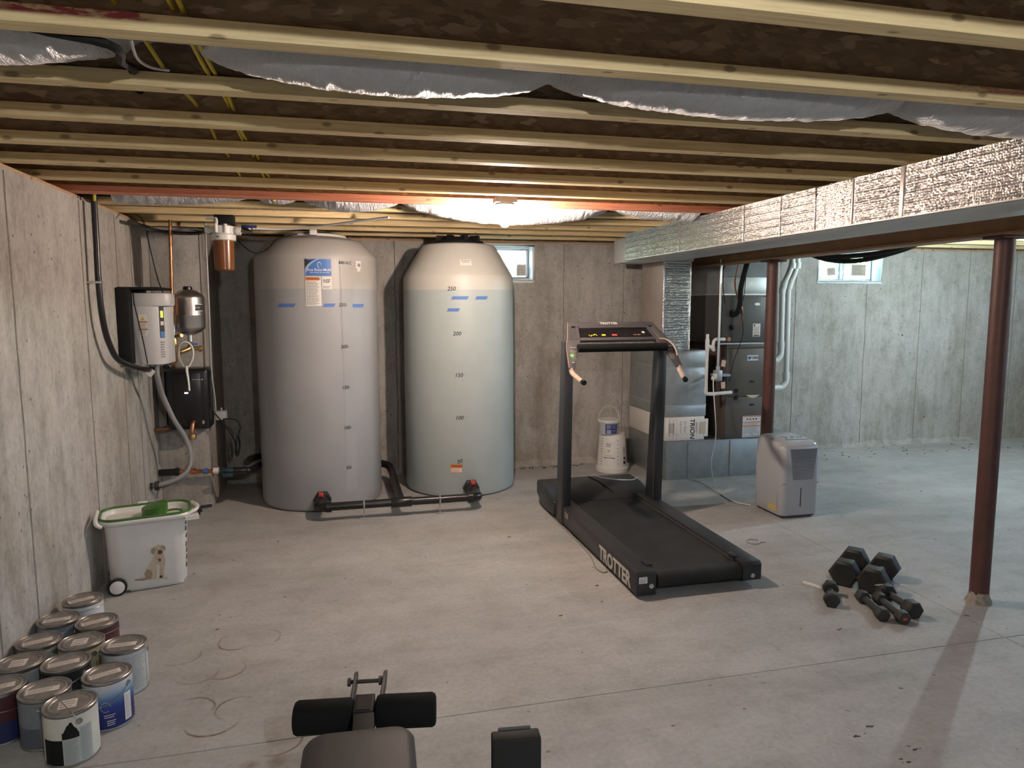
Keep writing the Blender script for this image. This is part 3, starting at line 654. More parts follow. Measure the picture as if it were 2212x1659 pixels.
a0, z0 = oncyl(*T1, 695, 597); a1, z1 = oncyl(*T1, 717, 625); f = on_cyl(T1[0], T1[1], .471, (a0+a1)/2, (z0+z1)/2); hw = abs(a1-a0)*.471/2; hh = (z0-z1)/2
lb = patch('certification_label', f, -hw, hw, -hh, hh, M_PAPER, t1, .0014, n=6); text('NSF', lambda u, v, w_=0: f(u, v+.012, w_), .040, M_INK, lb, .0022, bold=.012, sx=.74); lines('fine_print', f, -hw*.8, hw*.8, -hh*.9, -hh*.45, 2, M_INKG, lb, .002)
f = cyl_at(T1, 774, 572); lb = patch('barcode_label', f, -.026, .026, -.028, .028, M_PAPER, t1, .0012, n=4); barcode(f, -.008, .018, -.015, .010, lb); patch('torn_label_tail', f, -.014, .016, -.050, -.028, M_PAPER, lb, .0012, n=3)

t2 = thing('water_tank', 'tall greenish-white plastic water tank, the right one of the two, with cone top', 'tank', (T2[0], T2[1], 0), group='tall plastic water tanks')
obj('tank_body', G().lathe([(.001, .0005), (.435, .001), (.458, .012), (.467, .04), (.4668, 1.0), (.4645, 1.74), (.463, 1.788), (.456, 1.806), (.320, 2.036), (.304, 2.052), (.27, 2.062), (.20, 2.070), (.001, 2.071)], (T2[0], T2[1], 0), 96), M_TANK2, t2, smooth=28)
g = G().lathe([(.205, 2.062), (.215, 2.074), (.212, 2.088), (.19, 2.094), (.165, 2.097), (.155, 2.118), (.10, 2.122), (.001, 2.122)], (T2[0], T2[1]-.01, 0), 56)
for k in range(8):
    a = k*math.pi/4+.2; g.box(.11, .190, -.018, .018, 2.090, 2.132, Matrix.Translation((T2[0], T2[1]-.01, 0)) @ Matrix.Rotation(a, 4, 'Z'))
obj('screw_lid', g, M_BLACKPVC, t2)
for x0, x1, y in ((974, 1013, 643), (1026, 1054, 643), (965, 994, 669)): tape(t2, T2, x0, x1, y)
def cone_at(x, y):   # on the sloping shoulder of the right tank
    z = 1.95
    for _ in range(12):
        r = .452-(z-1.818)*(.137/.217); a, z = oncyl(T2[0], T2[1], r, x, y)
    return a, z, r
def cone_f(x, y):
    a, z, r = cone_at(x, y); sl = math.atan2(.137, .217)
    return lambda u, v, w_=0: Vector((T2[0]+(r-v*math.sin(sl)+w_)*math.sin(a+u/r), T2[1]-(r-v*math.sin(sl)+w_)*math.cos(a+u/r), z+v*math.cos(sl)+w_*.6))
text('300', cone_f(981, 540), .042, M_INK, t2, .002, shear=.2)
for x, y, s in ((975, 624, '250'), (987, 721, '200'), (991, 811, '150'), (992, 903, '100'), (993, 997, '50')):
    hand(t2, T2, x, y, s, .044, rot=.25 if s == '50' else 0); patch('level_tick', cyl_at(T2, x+15, y-2), -.012, .012, -.0012, .0012, M_INKG, t2, .0012)
f = cone_f(1006, 567); lb = patch('barcode_label', f, -.046, .046, -.030, .030, M_PAPER, t2, .002, n=4); text('300 GALLON', lambda u, v, w_=0: f(u, v+.018, w_), .014, M_INK, lb, .003, bold=.01); barcode(f, -.032, .032, -.022, -.008, lb); lines('fine_print', f, -.03, .03, -.004, .008, 1, M_INKG, lb, .003)
f = cyl_at(T2, 986, 1012); lb = patch('warning_label', f, -.048, .048, -.036, .036, M_ORANGE, t2, .0012, n=6); patch('white_field', f, -.044, .044, -.033, .004, M_PAPER, lb, .0018, n=6)
text('WARNING', lambda u, v, w_=0: f(u+.004, v+.019, w_), .019, M_INK, lb, .002, bold=.02); lines('fine_print', f, -.040, .040, -.031, .001, 5, M_ORANGE, lb, .0022, .4)

# connecting pipe with valves
mf = thing('pipe_manifold', 'black plastic pipe joining both tanks, with two red-handled valves', 'pipe', (.43, 5.12, 0))
def hexf(c_, r, y0, y1): return G().cyl((c_[0], y0, c_[1]), (c_[0], y1, c_[1]), r, n=6, rot=.2)
ends = []
for T, px_, py_, ex, ey in ((T1, 697, 1078, 690, 1096), (T2, 1017, 1052, 1034, 1073)):
    a, z = oncyl(*T, px_, py_); p = Vector((T[0]+T[2]*math.sin(a), T[1]-T[2]*math.cos(a), z)); e = onz(ex, ey, .108); e.z = .108; d = (e-p); d.z = 0; d.normalize()
    obj('bulkhead_nut', G().cyl(p-d*.01, p+d*.035, .068, n=6), M_BLACKPVC, mf, bevel=.004)
    q = p+d*.035; l = (e-p).length
    v_ = obj('valve_body', G().cyl(q, q+d*.05, .042, n=24).cyl(q+d*.045, q+d*.10, .047, n=24).cyl(q+d*.10, q+d*.12, .050, n=24).cyl(q+d*.12, q+d*.17, .043, n=24).cyl(q+d*.05, q+d*.06, .052, n=24), M_BLACKPVC, mf, bevel=.002)
    c_ = q+d*.065+Vector((0, 0, .047)); obj('valve_handle', G().cyl(c_-Vector((0, 0, .01)), c_+Vector((0, 0, .012)), .016, n=16).box(c_.x-.017, c_.x+.017, c_.y-.045, c_.y+.018, c_.z+.008, c_.z+.030), M_RED, mf, bevel=.005)
    el = e; ends.append((q+d*.15, el))
(A1, E1), (A2, E2) = ends; dx = (E2-E1).normalized()
for A_, E_, s_ in ((A1, E1, 1), (A2, E2, -1)):
    d = (A_-E_); d.normalize(); obj('elbow', G().tube([A_, E_+d*.05, E_+d*.018+dx*.018*s_, E_+dx*.055*s_], .037, 20, 5).cyl(E_+dx*.045*s_, E_+dx*.085*s_, .041, n=24), M_BLACKPVC, mf)
obj('pipe', G().cyl(E1+dx*.05, E2-dx*.05, .030, n=28), M_BLACKPVC, mf)
cm = onz(868, 1087, .108); cm.z = .108
k = (cm-E1).dot(dx); cm = E1+dx*k
obj('tee', G().cyl(cm-dx*.075, cm+dx*.075, .038, n=28).cyl(cm, cm+Vector((0, .06, 0)), .036, n=24), M_BLACKPVC, mf, bevel=.002)
sp = Vector((.44, 6.16, .13)); obj('supply_pipe', G().tube([cm+Vector((0, .05, 0)), cm+Vector((0, .3, 0)), Vector((cm.x, 5.95, .108))], .030, 20, 3).tube([Vector((cm.x, 5.92, .108)), Vector((cm.x, 6.13, .112)), Vector((cm.x-.03, 6.22, .15)), Vector((cm.x-.14, 6.26, .17))], .033, 16), M_BLACKPVC, mf)
obj('inlet_pipe', G().tube([Vector((cm.x-.12, 6.26, .17)), (-.2, 6.42, .22), (-.66, 6.30, .27), (-.74, 6.05, .30)], .028, 14), M_BLACKPVC, mf)
for (x, y) in ((787, 1098), (953, 1085)):
    p = onz(x, y, .108); k = (p-E1).dot(dx); p = E1+dx*k
    ring = [p+Vector((0, math.cos(a)*.034, math.sin(a)*.034)) for a in [2*math.pi*j/16 for j in range(17)]]
    s_ = thing('pipe_stand', 'small galvanised stand clamping the black pipe, %s' % ('nearer the left tank' if x < 900 else 'nearer the right tank'), 'stand', (p.x, p.y, 0), group='galvanised stands under the black pipe')
    obj('clamp_ring', G().tube(ring, .006, 8, 1), M_ALU, s_); obj('rod', G().cyl((p.x, p.y, .006), (p.x, p.y, .074), .0045, n=10), M_ALU, s_)
    obj('foot_plate', G().box(p.x-.030, p.x+.030, p.y-.018, p.y+.018, .0005, .006), M_ALU, s_, bevel=.002)

# ------------------------------------------------------------------ TREADMILL
tm = thing('treadmill', 'black treadmill with console frame and tan-gripped handles', 'treadmill', (1.875, 4.3, 0))
X0, X1 = 1.50, 2.25
def rail(x0, x1, left):
    poly = [(3.345, .012 if left else .035), (3.345, .125), (3.36, .140), (4.82, .145), (4.82, .02), (3.60, .02)]
    return obj('side_rail', G().prism(poly, lambda p, q, t: Vector((t, p, q)), x0, x1), M_TREAD, tm, bevel=.005)
rl = rail(X0, X0+.115, True); rr_ = rail(X1-.115, X1, False)
for x in (X0+.086, X1-.055):
    obj('bolt', G().cyl((x, 3.346, .062), (x, 3.336, .062), .009, n=6).cyl((x, 3.347, .062), (x, 3.342, .062), .013, n=16), M_ALU, tm)
f = on_y(X0+.038, 3.345, .098); lb = patch('caution_label', f, -.024, .024, -.018, .018, M_GLASSW, tm, .001); text('CAUTION', lambda u, v, w_=0: f(u, v+.011, w_), .009, M_INK, lb, .0016); lines('fine_print', f, -.020, .020, -.014, .004, 4, M_INKG, lb)
bx0, bx1 = X0+.125, X1-.125
pr = [(3.385+.045*math.cos(t), .080+.045*math.sin(t)) for t in [R(90+i*15) for i in range(13)]]
obj('running_belt', G().prism([(4.80, .122), (3.6, .122)]+pr+[(4.80, .036)], lambda p, q, t: Vector((t, p, q)), bx0, bx1), M_BELT, tm, smooth=30)
obj('deck_edge', G().box(bx0-.012, bx0-.001, 3.44, 4.85, .09, .128).box(bx1+.001, bx1+.012, 3.44, 4.85, .09, .128), M_TREADG, tm)
for x in (bx0-.03, bx1-.005): obj('belt_guide', G().box(x, x+.035, 3.43, 3.50, .138, .150), M_TREAD, tm, bevel=.003)
obj('motor_cover', G().prism([(4.80, .02), (4.78, .128), (4.83, .150), (4.99, .192), (5.21, .196), (5.245, .18), (5.245, .085), (5.10, .02)], lambda p, q, t: Vector((t, p, q)), X0-.015, X1+.012), M_TREAD, tm, bevel=.010)
obj('cover_seam', G().tube([(1.97, 4.85, .160), (1.93, 5.0, .1945), (1.90, 5.2, .1975)], .003, 5), M_BLACKM, tm)
obj('foot', G().box(X0+.02, X0+.09, 5.05, 5.11, .0005, .022).box(X1-.09, X1-.02, 5.05, 5.11, .0005, .022).box(X0+.02, X0+.09, 3.45, 3.53, .0005, .022).box(X1-.09, X1-.02, 3.45, 3.53, .0005, .022), M_RUBBER, tm)
for x0, x1 in ((X0-.004, X0+.058), (X1-.058, X1+.004)):
    obj('upright', G().prism([(4.62, .010), (4.775, .010), (4.665, 1.305), (4.575, 1.305)], lambda p, q, t: Vector((t, p, q)), x0, x1), M_TREAD, tm, bevel=.004)
    obj('upright_edge', G().prism([(4.628, .03), (4.636, .03), (4.590, 1.29), (4.582, 1.29)], lambda p, q, t: Vector((t, p, q)), x0-.003, x0+.001), M_TREADG, tm)
f = on_left(X0, 3.78, .074); ff_ = lambda u, v, w_=0: f(u, v, w_)
text('TROTTER', lambda u, v, w_=0: Vector((X0-w_, 3.66-u, .066+v)), .118, M_CREAM, tm, .0015, bold=.035, sx=.92)
text('535', lambda u, v, w_=0: Vector((X0-w_-.004, 4.52-u, .105+v)), .050, M_CREAM, tm, .0015, bold=.03)
# console
PP = [Vector((4.655, 1.440)), Vector((4.455, 1.285)), Vector((4.345, 1.140))]
def cs(s_):
    L1 = (PP[1]-PP[0]).length
    if s_ <= L1: return PP[0]+(PP[1]-PP[0])*(s_/L1), (PP[1]-PP[0]).normalized()
    d = (PP[2]-PP[1]).normalized(); return PP[1]+d*(s_-L1), d
def cf(x, s_, w_=0):
    p, d = cs(s_); n = Vector((d.y, -d.x))     # towards the runner and up
    if n.y < 0: n = -n
    return Vector((x, p.x+n.x*w_, p.y+n.y*w_))
def cbox(g, x0, x1, s0, s1, w0, w1, x0b=None, x1b=None):
    x0b = x0 if x0b is None else x0b; x1b = x1 if x1b is None else x1b
    vs = [cf(x0, s0, w0), cf(x1, s0, w0), cf(x1b, s1, w0), cf(x0b, s1, w0), cf(x0, s0, w1), cf(x1, s0, w1), cf(x1b, s1, w1), cf(x0b, s1, w1)]
    return g.add(vs, [(0, 3, 2, 1), (4, 5, 6, 7), (0, 1, 5, 4), (1, 2, 6, 5), (2, 3, 7, 6), (3, 0, 4, 7)])
L1 = (PP[1]-PP[0]).length; XM = 1.855; CT, CM, CE = 1.540, 1.466, 1.452
g = G(); cbox(g, CT, 2*XM-CT, 0, .042, -.022, 0, CT-.012, 2*XM-CT+.012); obj('console_top_bar', g, M_TREADG, tm, bevel=.006)
for sgn in (1, -1):
    mx = (lambda x: x) if sgn == 1 else (lambda x: 2*XM-x)
    def mb(g, a, b, s0, s1, w0, w1, a2=None, b2=None):
        a2 = a if a2 is None else a2; b2 = b if b2 is None else b2
        if sgn == 1: cbox(g, a, b, s0, s1, w0, w1, a2, b2)
        else: cbox(g, mx(b), mx(a), s0, s1, w0, w1, mx(b2), mx(a2))
    g = G(); mb(g, CT-.012, CT+.016, .042, .185, -.022, 0, CT-.050, CT-.022); mb(g, CT+.044, CT+.066, .042, .185, -.022, 0, CT+.018, CT+.040)
    mb(g, CT-.050, CT+.040, .185, L1, -.022, 0, CM, CM+.088); mb(g, CM, CM+.088, L1, L1+.175, -.022, 0, CE, CE+.040)
    ar = obj('console_arm', g, M_TREADG, tm, bevel=.003)
    ga = G().tube([cf(mx(CE+.018), L1+.165, -.012), cf(mx(CE+.020), L1+.195, -.020), Vector((mx(CE+.028), 4.305, 1.098)), Vector((mx(CE+.040), 4.255, 1.078)), Vector((mx(CE+.046), 4.225, 1.072))], .0165, 14)
    obj('handle_grip', ga, M_TAN, tm, label='worn tan foam handle grip')
    obj('grip_cap', G().cyl((mx(CE+.046), 4.228, 1.0725), (mx(CE+.052), 4.200, 1.066), .0175, n=18), M_BLACKPVC, tm, bevel=.003)
g = G(); cbox(g, CT+.066, 2*XM-CT-.066, .042, .062, -.022, 0); cbox(g, CT+.042, 2*XM-CT-.042, .165, .195, -.022, 0); obj('display_bezel', g, M_TREADG, tm, bevel=.004)
g = G(); cbox(g, CT+.062, 2*XM-CT-.062, .055, .170, -.022, -.012, CT+.045, 2*XM-CT-.022); dp = obj('display_panel', g, mat('display_face', (.012, .010, .012), .3), tm)
def cfl(x, s_): return lambda u, v, w_=0: cf(x+u, s_-v, -.012+w_)
xw = 2*(XM-CT)-.132
def key(fx, m, w_=.018, h=.008): patch('key', cfl(CT+.066+xw*fx, .130), -w_, w_, -h, h, m, dp, .001)
for fx, d in ((.135, -1), (.20, 1)):
    f = cfl(CT+.066+xw*fx, .130); gg = G(); gg.add([f(u, v*d, .0012) for u, v in ((-.014, -.008), (0, .006), (.014, -.008), (.014, .001), (0, .014), (-.014, .001))], [(0, 1, 4, 5), (1, 2, 3, 4)]); obj('key', gg, M_YELG, dp, fixn=False, smooth=0)
key(.325, M_YELG, .014); key(.485, M_REDK, .019); key(.645, M_TREAD, .010)
for fx, d in ((.79, 1), (.85, -1)):
    f = cfl(CT+.066+xw*fx, .130); gg = G(); gg.add([f(u*d, v, .0012) for u, v in ((-.013, -.002), (.004, -.002), (.004, -.008), (.013, 0), (.004, .008), (.004, .002), (-.013, .002))], [tuple(range(7))]); obj('key', gg, M_ORK, dp, fixn=False, smooth=0)
f = cfl(CT+.066+xw*.93, .105); gg = G(); gg.add([f(.011*math.cos(a), .011*math.sin(a), .0012) for a in [j*math.pi/8 for j in range(16)]], [tuple(range(16))]); obj('round_sticker', gg, M_PAPER, dp, fixn=False, smooth=0)
text('TROTTER', lambda u, v, w_=0: cf(XM-.02+u, .020-v, w_), .030, M_PAPER, tm, .0012, bold=.03)
obj('cross_bar', G().cyl((CM+.07, 4.425, 1.272), (2*XM-CM-.07, 4.425, 1.272), .0275, n=28), M_RUBBER, tm)
fa = lambda x, s_: (lambda u, v, w_=0: cf(x+u, s_-v, w_))
patch('arm_line', fa(CM+.044, L1+.012), -.022, .022, -.0012, .0012, M_CREAM, tm, .0015)
lines('arm_print', fa(CM+.040, L1+.07), -.022, .018, -.045, .045, 8, M_CREAM, tm, .0015, .16, seed=9)
gg = G(); f = fa(CM+.024, L1+.075); gg.add([f(.013*math.cos(a)*(1+.2*math.sin(3*a)), .012*math.sin(a), .0018) for a in [j*math.pi/6 for j in range(12)]], [tuple(range(12))]); obj('green_sticker', gg, M_GREENB, tm, fixn=False, smooth=0)
patch('white_mark', fa(CM+.022, L1+.128), -.010, .010, -.002, .002, M_PAPER, tm, .0016, skew=.0)
patch('arm_line', fa(2*XM-CM-.044, L1+.012), -.022, .022, -.0012, .0012, M_CREAM, tm, .0015)
lines('arm_print', fa(2*XM-CM-.040, L1+.07), -.018, .022, -.045, .045, 8, M_CREAM, tm, .0015, .16, seed=8)
obj('edge_trim', G().tube([cf(CT-.001, .0, -.001), cf(CT-.051, .185, -.001), cf(CM-.001, L1, .000), cf(CE-.001, L1+.17, .0)], .0015, 6, 3), M_TAN, tm, label='thin pale edge piping')
obj('edge_trim', G().tube([cf(2.155, L1-.06, .004), cf(2.205, L1-.04, .010), cf(2.238, L1+.02, .006), cf(2.244, L1+.09, .0)], .0060, 8, 6), M_TAN, tm, label='peeling tan edge piping')
pts = [onz(x, y, .005) for x, y in ((1216, 1112), (1232, 1135), (1258, 1170), (1275, 1200), (1287, 1226), (1302, 1236), (1322, 1233))]
pts = [Vector((min(p.x, 1.492), p.y, .005)) for p in pts]
wire('power_cord', pts, .0045, mat('grey_cord', (.30, .27, .24), .5), 'grey power cord lying on the floor along the left side of the treadmill', 'cord')
zc = .2045
pts = [Vector((2.30, 5.75, .005)), Vector((2.02, 5.45, .006)), onz(1290, 1024, .1), onz(1304, 1021, zc), onz(1320, 1025, zc), onz(1345, 1033, zc), onz(1380, 1035, zc), onz(1402, 1029, zc)]
pts[2] = Vector((1.93, 5.29, .12)); pts[3] = Vector((1.93, 5.19, zc)); pts[4] = Vector((1.98, 5.12, zc)); pts[5] = Vector((2.06, 5.03, zc)); pts[6] = Vector((2.19, 5.0, .201)); pts[7] = Vector((2.255, 5.05, zc)); pts.append(Vector((2.30, 5.15, .12))); pts.append(Vector((2.36, 5.3, .006)))
wire('extension_cord', pts, .0045, M_WHITE, 'white cord draped across the motor cover of the treadmill', 'cord')

# ------------------------------------------------------------------ BUCKETS
bx, by = 2.475, 6.13
bk = thing('bucket', 'large white plastic bucket standing upside down beside the sheet-metal plenum', 'bucket', (bx, by, 0))
obj('bucket_body', G().lathe([(.150, .0005), (.154, .006), (.154, .040), (.146, .046), (.143, .050), (.1405, .056), (.122, .352), (.116, .362), (.001, .362)], (bx, by, 0), 56), M_WHITE, bk)
obj('handle_lug', G().box(bx+.143, bx+.166, by-.02, by+.02, .03, .065), M_WHITE, bk, bevel=.004)
def bf(phi, z): r = .1405-(z-.056)*.0625; return lambda u, v, w_=0: Vector((bx+(r-v*.0625+w_)*math.sin(phi+u/r), by-(r-v*.0625+w_)*math.cos(phi+u/r), z+v))
for k in range(7): patch('level_tick', bf(.02, .09+k*.036), -.008, .012, -.0014, .0014, M_INK, bk, .001, n=2)
for k in range(11): patch('level_tick', bf(-1.18, .08+k*.024), -.010, .010, -.0022, .0022, M_INK, bk, .001, n=2)
lines('printed_text', bf(-.62, .265), -.028, .028, -.020, .018, 3, M_INKG, bk, .001, .5); lines('printed_text', bf(-.62, .21), -.010, .012, -.012, .012, 3, M_INKG, bk, .001)
patch('red_line', bf(-.60, .165), -.040, .036, -.002, .002, M_ORANGE, bk, .001, n=3)
text('Measure-Rite', bf(-.60, .145), .020, M_NAVY, bk, .001, bold=.02, rot=math.pi)
lb = patch('side_label', bf(.62, .16), -.020, .020, -.080, .085, mat('label_grey', (.62, .61, .58), .5), bk, .0008, n=3, nv=3); lines('printed_text', bf(.62, .20), -.017, .017, -.02, .04, 9, M_INKG, lb, .0013, .4)
patch('black_block', bf(.62, .095), -.019, .019, -.013, .013, M_INK, lb, .0014, n=3); gg = G(); f = bf(.63, .135); gg.add([f(.015*math.cos(a)*(1+.25*math.sin(5*a)), .016*math.sin(a), .0014) for a in [j*math.pi/10 for j in range(20)]], [tuple(range(20))]); obj('warning_pictogram', gg, M_INK, lb, fixn=False, smooth=0)
px0, py0 = 2.425, 6.09
pl = thing('small_pail', 'small lidded pail with blue label, standing on the upturned white bucket', 'bucket', (px0, py0, .363))
M_CLEAR = mat('cloudy_plastic', (.52, .54, .56), .35)
obj('pail_body', G().lathe([(.080, .3625), (.085, .366), (.094, .478), (.001, .478)], (px0, py0, 0), 48), M_CLEAR, pl)
obj('lid', G().lathe([(.097, .472), (.101, .476), (.102, .494), (.098, .500), (.088, .496), (.001, .496)], (px0, py0, 0), 48), M_WHITE, pl, bevel=0)
obj('handle', G().tube([(px0+.104*math.cos(t), py0+.01, .488+.135*math.sin(t)) for t in [math.pi*k/14 for k in range(15)]], .003, 8, 2), M_WHITE, pl)
pf = lambda phi, z: on_cyl(px0, py0, .0895, phi, z)
lb = patch('pail_label', lambda u, v, w_=0: Vector((px0+(.0855+(v)*.080+w_)*math.sin(-.75+u/.089), py0-(.0855+v*.080+w_)*math.cos(-.75+u/.089), .372+v)), 0, .118, 0, .092, M_NAVY.copy() if False else mat('label_blue', (.035, .07, .24), .4), pl, .0012, n=16)
lf = lambda u0, v0: (lambda u, v, w_=0: Vector((px0+(.0855+(v0+v)*.080+w_)*math.sin(-.75+(u0+u)/.089), py0-(.0855+(v0+v)*.080+w_)*math.cos(-.75+(u0+u)/.089), .372+v0+v)))
for ax, ay in ((.02, .03), (.034, .03), (.048, .03), (.02, .012), (.034, .012), (.048, .012)): patch('label_icon', lf(ax, ay), -.005, .005, -.006, .006, M_GLASSW, lb, .002)
lines('label_print', lf(.0, .0), .012, .055, .05, .085, 3, M_GLASSW, lb, .002, .3); lines('label_print', lf(0, 0), .062, .112, .05, .088, 5, mat('pale_print', (.25, .3, .5), .4), lb, .002, .4)
gg = G(); f = lf(.085, .028); gg.add([f(.016*math.cos(a), .010*math.sin(a), .002) for a in [j*math.pi/8 for j in range(16)]]+[f(.011*math.cos(a), .006*math.sin(a), .002) for a in [j*math.pi/8 for j in range(16)]], [(j, (j+1) % 16, 16+(j+1) % 16, 16+j) for j in range(16)]); obj('label_emblem', gg, mat('pink_print', (.55, .25, .30), .4), lb, fixn=False, smooth=0)

# ------------------------------------------------------------------ SHEET METAL, FILTER BOX, FURNACE
pn = thing('floor_plenum', 'low galvanised sheet-metal plenum on the floor under the furnace', 'duct', (3.45, 6.0, 0))
PZ = .345
obj('plenum_case', G().box(2.79, 4.12, 5.64, 6.48, .0005, PZ), M_GALV, pn, bevel=.004)
obj('top_flange', G().box(2.785, 4.125, 5.632, 6.48, PZ-.004, PZ+.004), M_GALV, pn)
for x in (3.0, 3.42): obj('joint_cleat', G().box(x-.003, x+.003, 5.634, 5.642, .01, PZ-.01), M_GALVD, pn)
for x in (3.0, 3.3, 3.55): obj('screw', G().cyl((x+.05, 5.641, .05), (x+.05, 5.636, .05), .004, n=8), M_ALU, pn)
fb = thing('filter_box', 'white cardboard-faced air filter box printed TRION, on the floor plenum', 'box', (2.98, 6.0, PZ+.005))
obj('box_body', G().box(2.787, 3.165, 5.655, 6.46, PZ+.006, .563), M_PAPER, fb, bevel=.003)
obj('end_flap', G().box(3.165, 3.200, 5.652, 5.662, .38, .54), M_PAPER, fb)
patch('brown_tape', on_y(3.145, 5.655, .46), -.022, .030, -.055, .055, mat('packing_tape', (.52, .47, .40), .4), fb, .0035)
f = on_y(3.045, 5.655, .455); text('TRION', f, .060, M_INK, fb, .0014, bold=.02, rot=-math.pi/2, shear=.15)
text('Air Bear', on_y(2.975, 5.655, .475), .032, M_INKG, fb, .0014, rot=-math.pi/2, shear=.15); text('Supreme', on_y(2.935, 5.655, .475), .030, M_INKG, fb, .0014, rot=-math.pi/2, shear=.15)
g = G()
for x in (2.825, 2.86, 2.895): g.box(x-.0006, x+.0006, 5.6535, 5.6545, .36, .55)
g.box(2.80, 3.0, 5.6535, 5.6545, .405, .4062); obj('printed_rules', g, M_INKG, fb)
f2 = lambda u, v, w_=0: Vector((3.085+v, 5.655-w_, .46-u)); lines('fine_print', f2, -.05, .06, -.008, .010, 3, M_INKG, fb); f2 = lambda u, v, w_=0: Vector((2.843+v, 5.655-w_, .46-u)); lines('fine_print', f2, -.05, .06, -.03, .03, 5, M_INKG, fb)
rc = thing('return_cabinet', 'galvanised return-air cabinet standing on the white filter box', 'duct', (2.98, 6.0, .565))
for z0, z1 in ((.566, .665), (.668, 1.0), (1.003, 1.150)): obj('cabinet_section', G().box(2.787, 3.18, 5.665, 6.46, z0, z1), M_GALV, rc, bevel=.003)
for z in (.6665, 1.0015): obj('cross_seam', G().box(2.783, 3.184, 5.661, 6.46, z-.003, z+.003), M_GLASSW if False else mat('bright_seam', (.62, .66, .68), .35, .7), rc)
obj('top_edge', G().box(2.783, 3.184, 5.661, 6.46, 1.148, 1.155), M_GALV, rc)
dd = thing('drop_duct', 'foil-insulated drop duct standing on the return cabinet', 'duct', (2.88, 5.9, 1.155))
obj('duct_side', G().box(2.745, 3.005, 5.675, 6.12, 1.156, 1.929), mat('insulation_wrap_side', (.40, .34, .29), .6, .3, var=.1, vs=8), dd, bevel=.004)
def fd(u, v):
    x = 2.748+.254*u; z = 1.157+.77*v; d = .005*abs(math.sin(z/.0135*math.pi))+.003*noise.noise(Vector((x*50, z*50, 1)))+.003*noise.noise(Vector((x*9, z*9, 1)))
    return Vector((x, 5.672-d*min(1, min(u, 1-u)*14+.15), z))
obj('foil_face', G().grid(fd, 30, 150), M_FOILV, dd, fixn=False, smooth=60)
obj('foil_edge', G().tube([(2.747+.003*noise.noise(Vector((0, 0, z*40))), 5.672, z) for z in [1.157+.77*i/40 for i in range(41)]], .006, 6, 1).tube([(3.003+.003*noise.noise(Vector((0, 4, z*40))), 5.672, z) for z in [1.157+.77*i/40 for i in range(41)]], .006, 6, 1), M_FOIL, dd)
top('duct_transition', G().box(2.47, 3.005, 5.625, 6.14, 1.93, 2.145), M_DUCTBOT, 'grey duct elbow joining the trunk duct to the drop duct', 'duct', bevel=.006)

fn = thing('furnace', 'dark grey-brown furnace with a YORK badge, standing on the floor plenum', 'furnace', (3.54, 6.0, PZ+.005))
FX0, FX1, FY = 3.335, 3.80, 5.62
obj('cabinet', G().box(FX0, FX1, FY+.012, 6.38, PZ+.006, 1.205), M_FURNS, fn, bevel=.004)
obj('upper_door', G().box(FX0+.012, FX1-.004, FY, FY+.012, .735, 1.165), M_FURN, fn, bevel=.003)
obj('lower_door', G().box(FX0+.012, FX1-.004, FY, FY+.012, .360, .730), M_FURN, fn, bevel=.003)
obj('header_strip', G().box(FX0+.004, FX1-.004, FY-.004, FY+.010, 1.170, 1.203), M_FURN, fn, bevel=.002)
def fp(x, y): p = ony(x, y, FY); return on_y(p.x, FY, p.z)
f = fp(1626, 773); lb = patch('maker_badge', f, -.055, .055, -.024, .024, M_GLASSW, fn, .002); patch('badge_mark', f, -.048, -.026, -.015, .015, M_BLUEP, lb, .003); text('YORK', lambda u, v, w_=0: f(u+.014, v, w_), .034, M_NAVY, lb, .003, bold=.03)
for x, y in ((1590, 844), (1590, 858)): p = ony(x, y, FY); obj('sight_port', G().cyl((p.x, FY+.001, p.z), (p.x, FY-.006, p.z), .020, n=24), M_BLACKM, fn, bevel=.002)
for x, y in ((1624, 824), (1624, 874)): p = ony(x, y, FY); obj('door_slot', G().box(p.x-.024, p.x+.024, FY-.003, FY+.004, p.z-.008, p.z+.008), M_BLACKM, fn, bevel=.003)
f = fp(1626, 856); g = G(); n = 14; g.add([f(-.068+.136*i/n, .012, .002) for i in range(n+1)]+[f(.068*(1-2*i/n)*(.9), .012-.026*math.sin(math.pi*(.06+.88*i/n))*(1+.15*math.sin(i*3)), .002) for i in range(n+1)], [tuple(range(2*n+2))]); obj('torn_sticker', g, mat('torn_sticker_paper', (.62, .62, .45), .6), fn, fixn=False, smooth=0)
f = fp(1623, 921); lb = patch('warning_sheet', f, -.092, .092, -.098, .098, mat('cool_paper', (.66, .70, .76), .5), fn, .002)
for v in (.092, .040, .004): patch('orange_rule', f, -.090, .090, v-.004, v+.004, M_ORANGE, lb, .003)
g = G()
for i in range(4): g.add([f(-.045+i*.03+.009*math.cos(a), .068+.010*math.sin(a)*(1 if k_ % 2 else .4), .003) for k_, a in enumerate([j*math.pi/4+i for j in range(8)])], [tuple(range(8))])
obj('pictograms', g, M_INK, lb, fixn=False, smooth=0)
lines('fine_print', f, -.082, .082, .008, .034, 3, M_INKG, lb, .003, .3); lines('fine_print', f, -.082, .082, -.045, .0, 5, M_INKG, lb, .003, .3)
g = G()
for u in (-.075, .005): g.add([f(u, -.088, .003), f(u+.07, -.088, .003), f(u+.07, -.052, .003), f(u, -.052, .003), f(u+.003, -.085, .003), f(u+.067, -.085, .003), f(u+.067, -.055, .003), f(u+.003, -.055, .003)], [(0, 1, 5, 4), (1, 2, 6, 5), (2, 3, 7, 6), (3, 0, 4, 7)])
obj('print_boxes', g, M_INKG, lb, fixn=False, smooth=0)
cc = thing('coil_cabinet', 'dark evaporator coil cabinet stacked on top of the furnace', 'cabinet', (3.5, 6.0, 1.206))
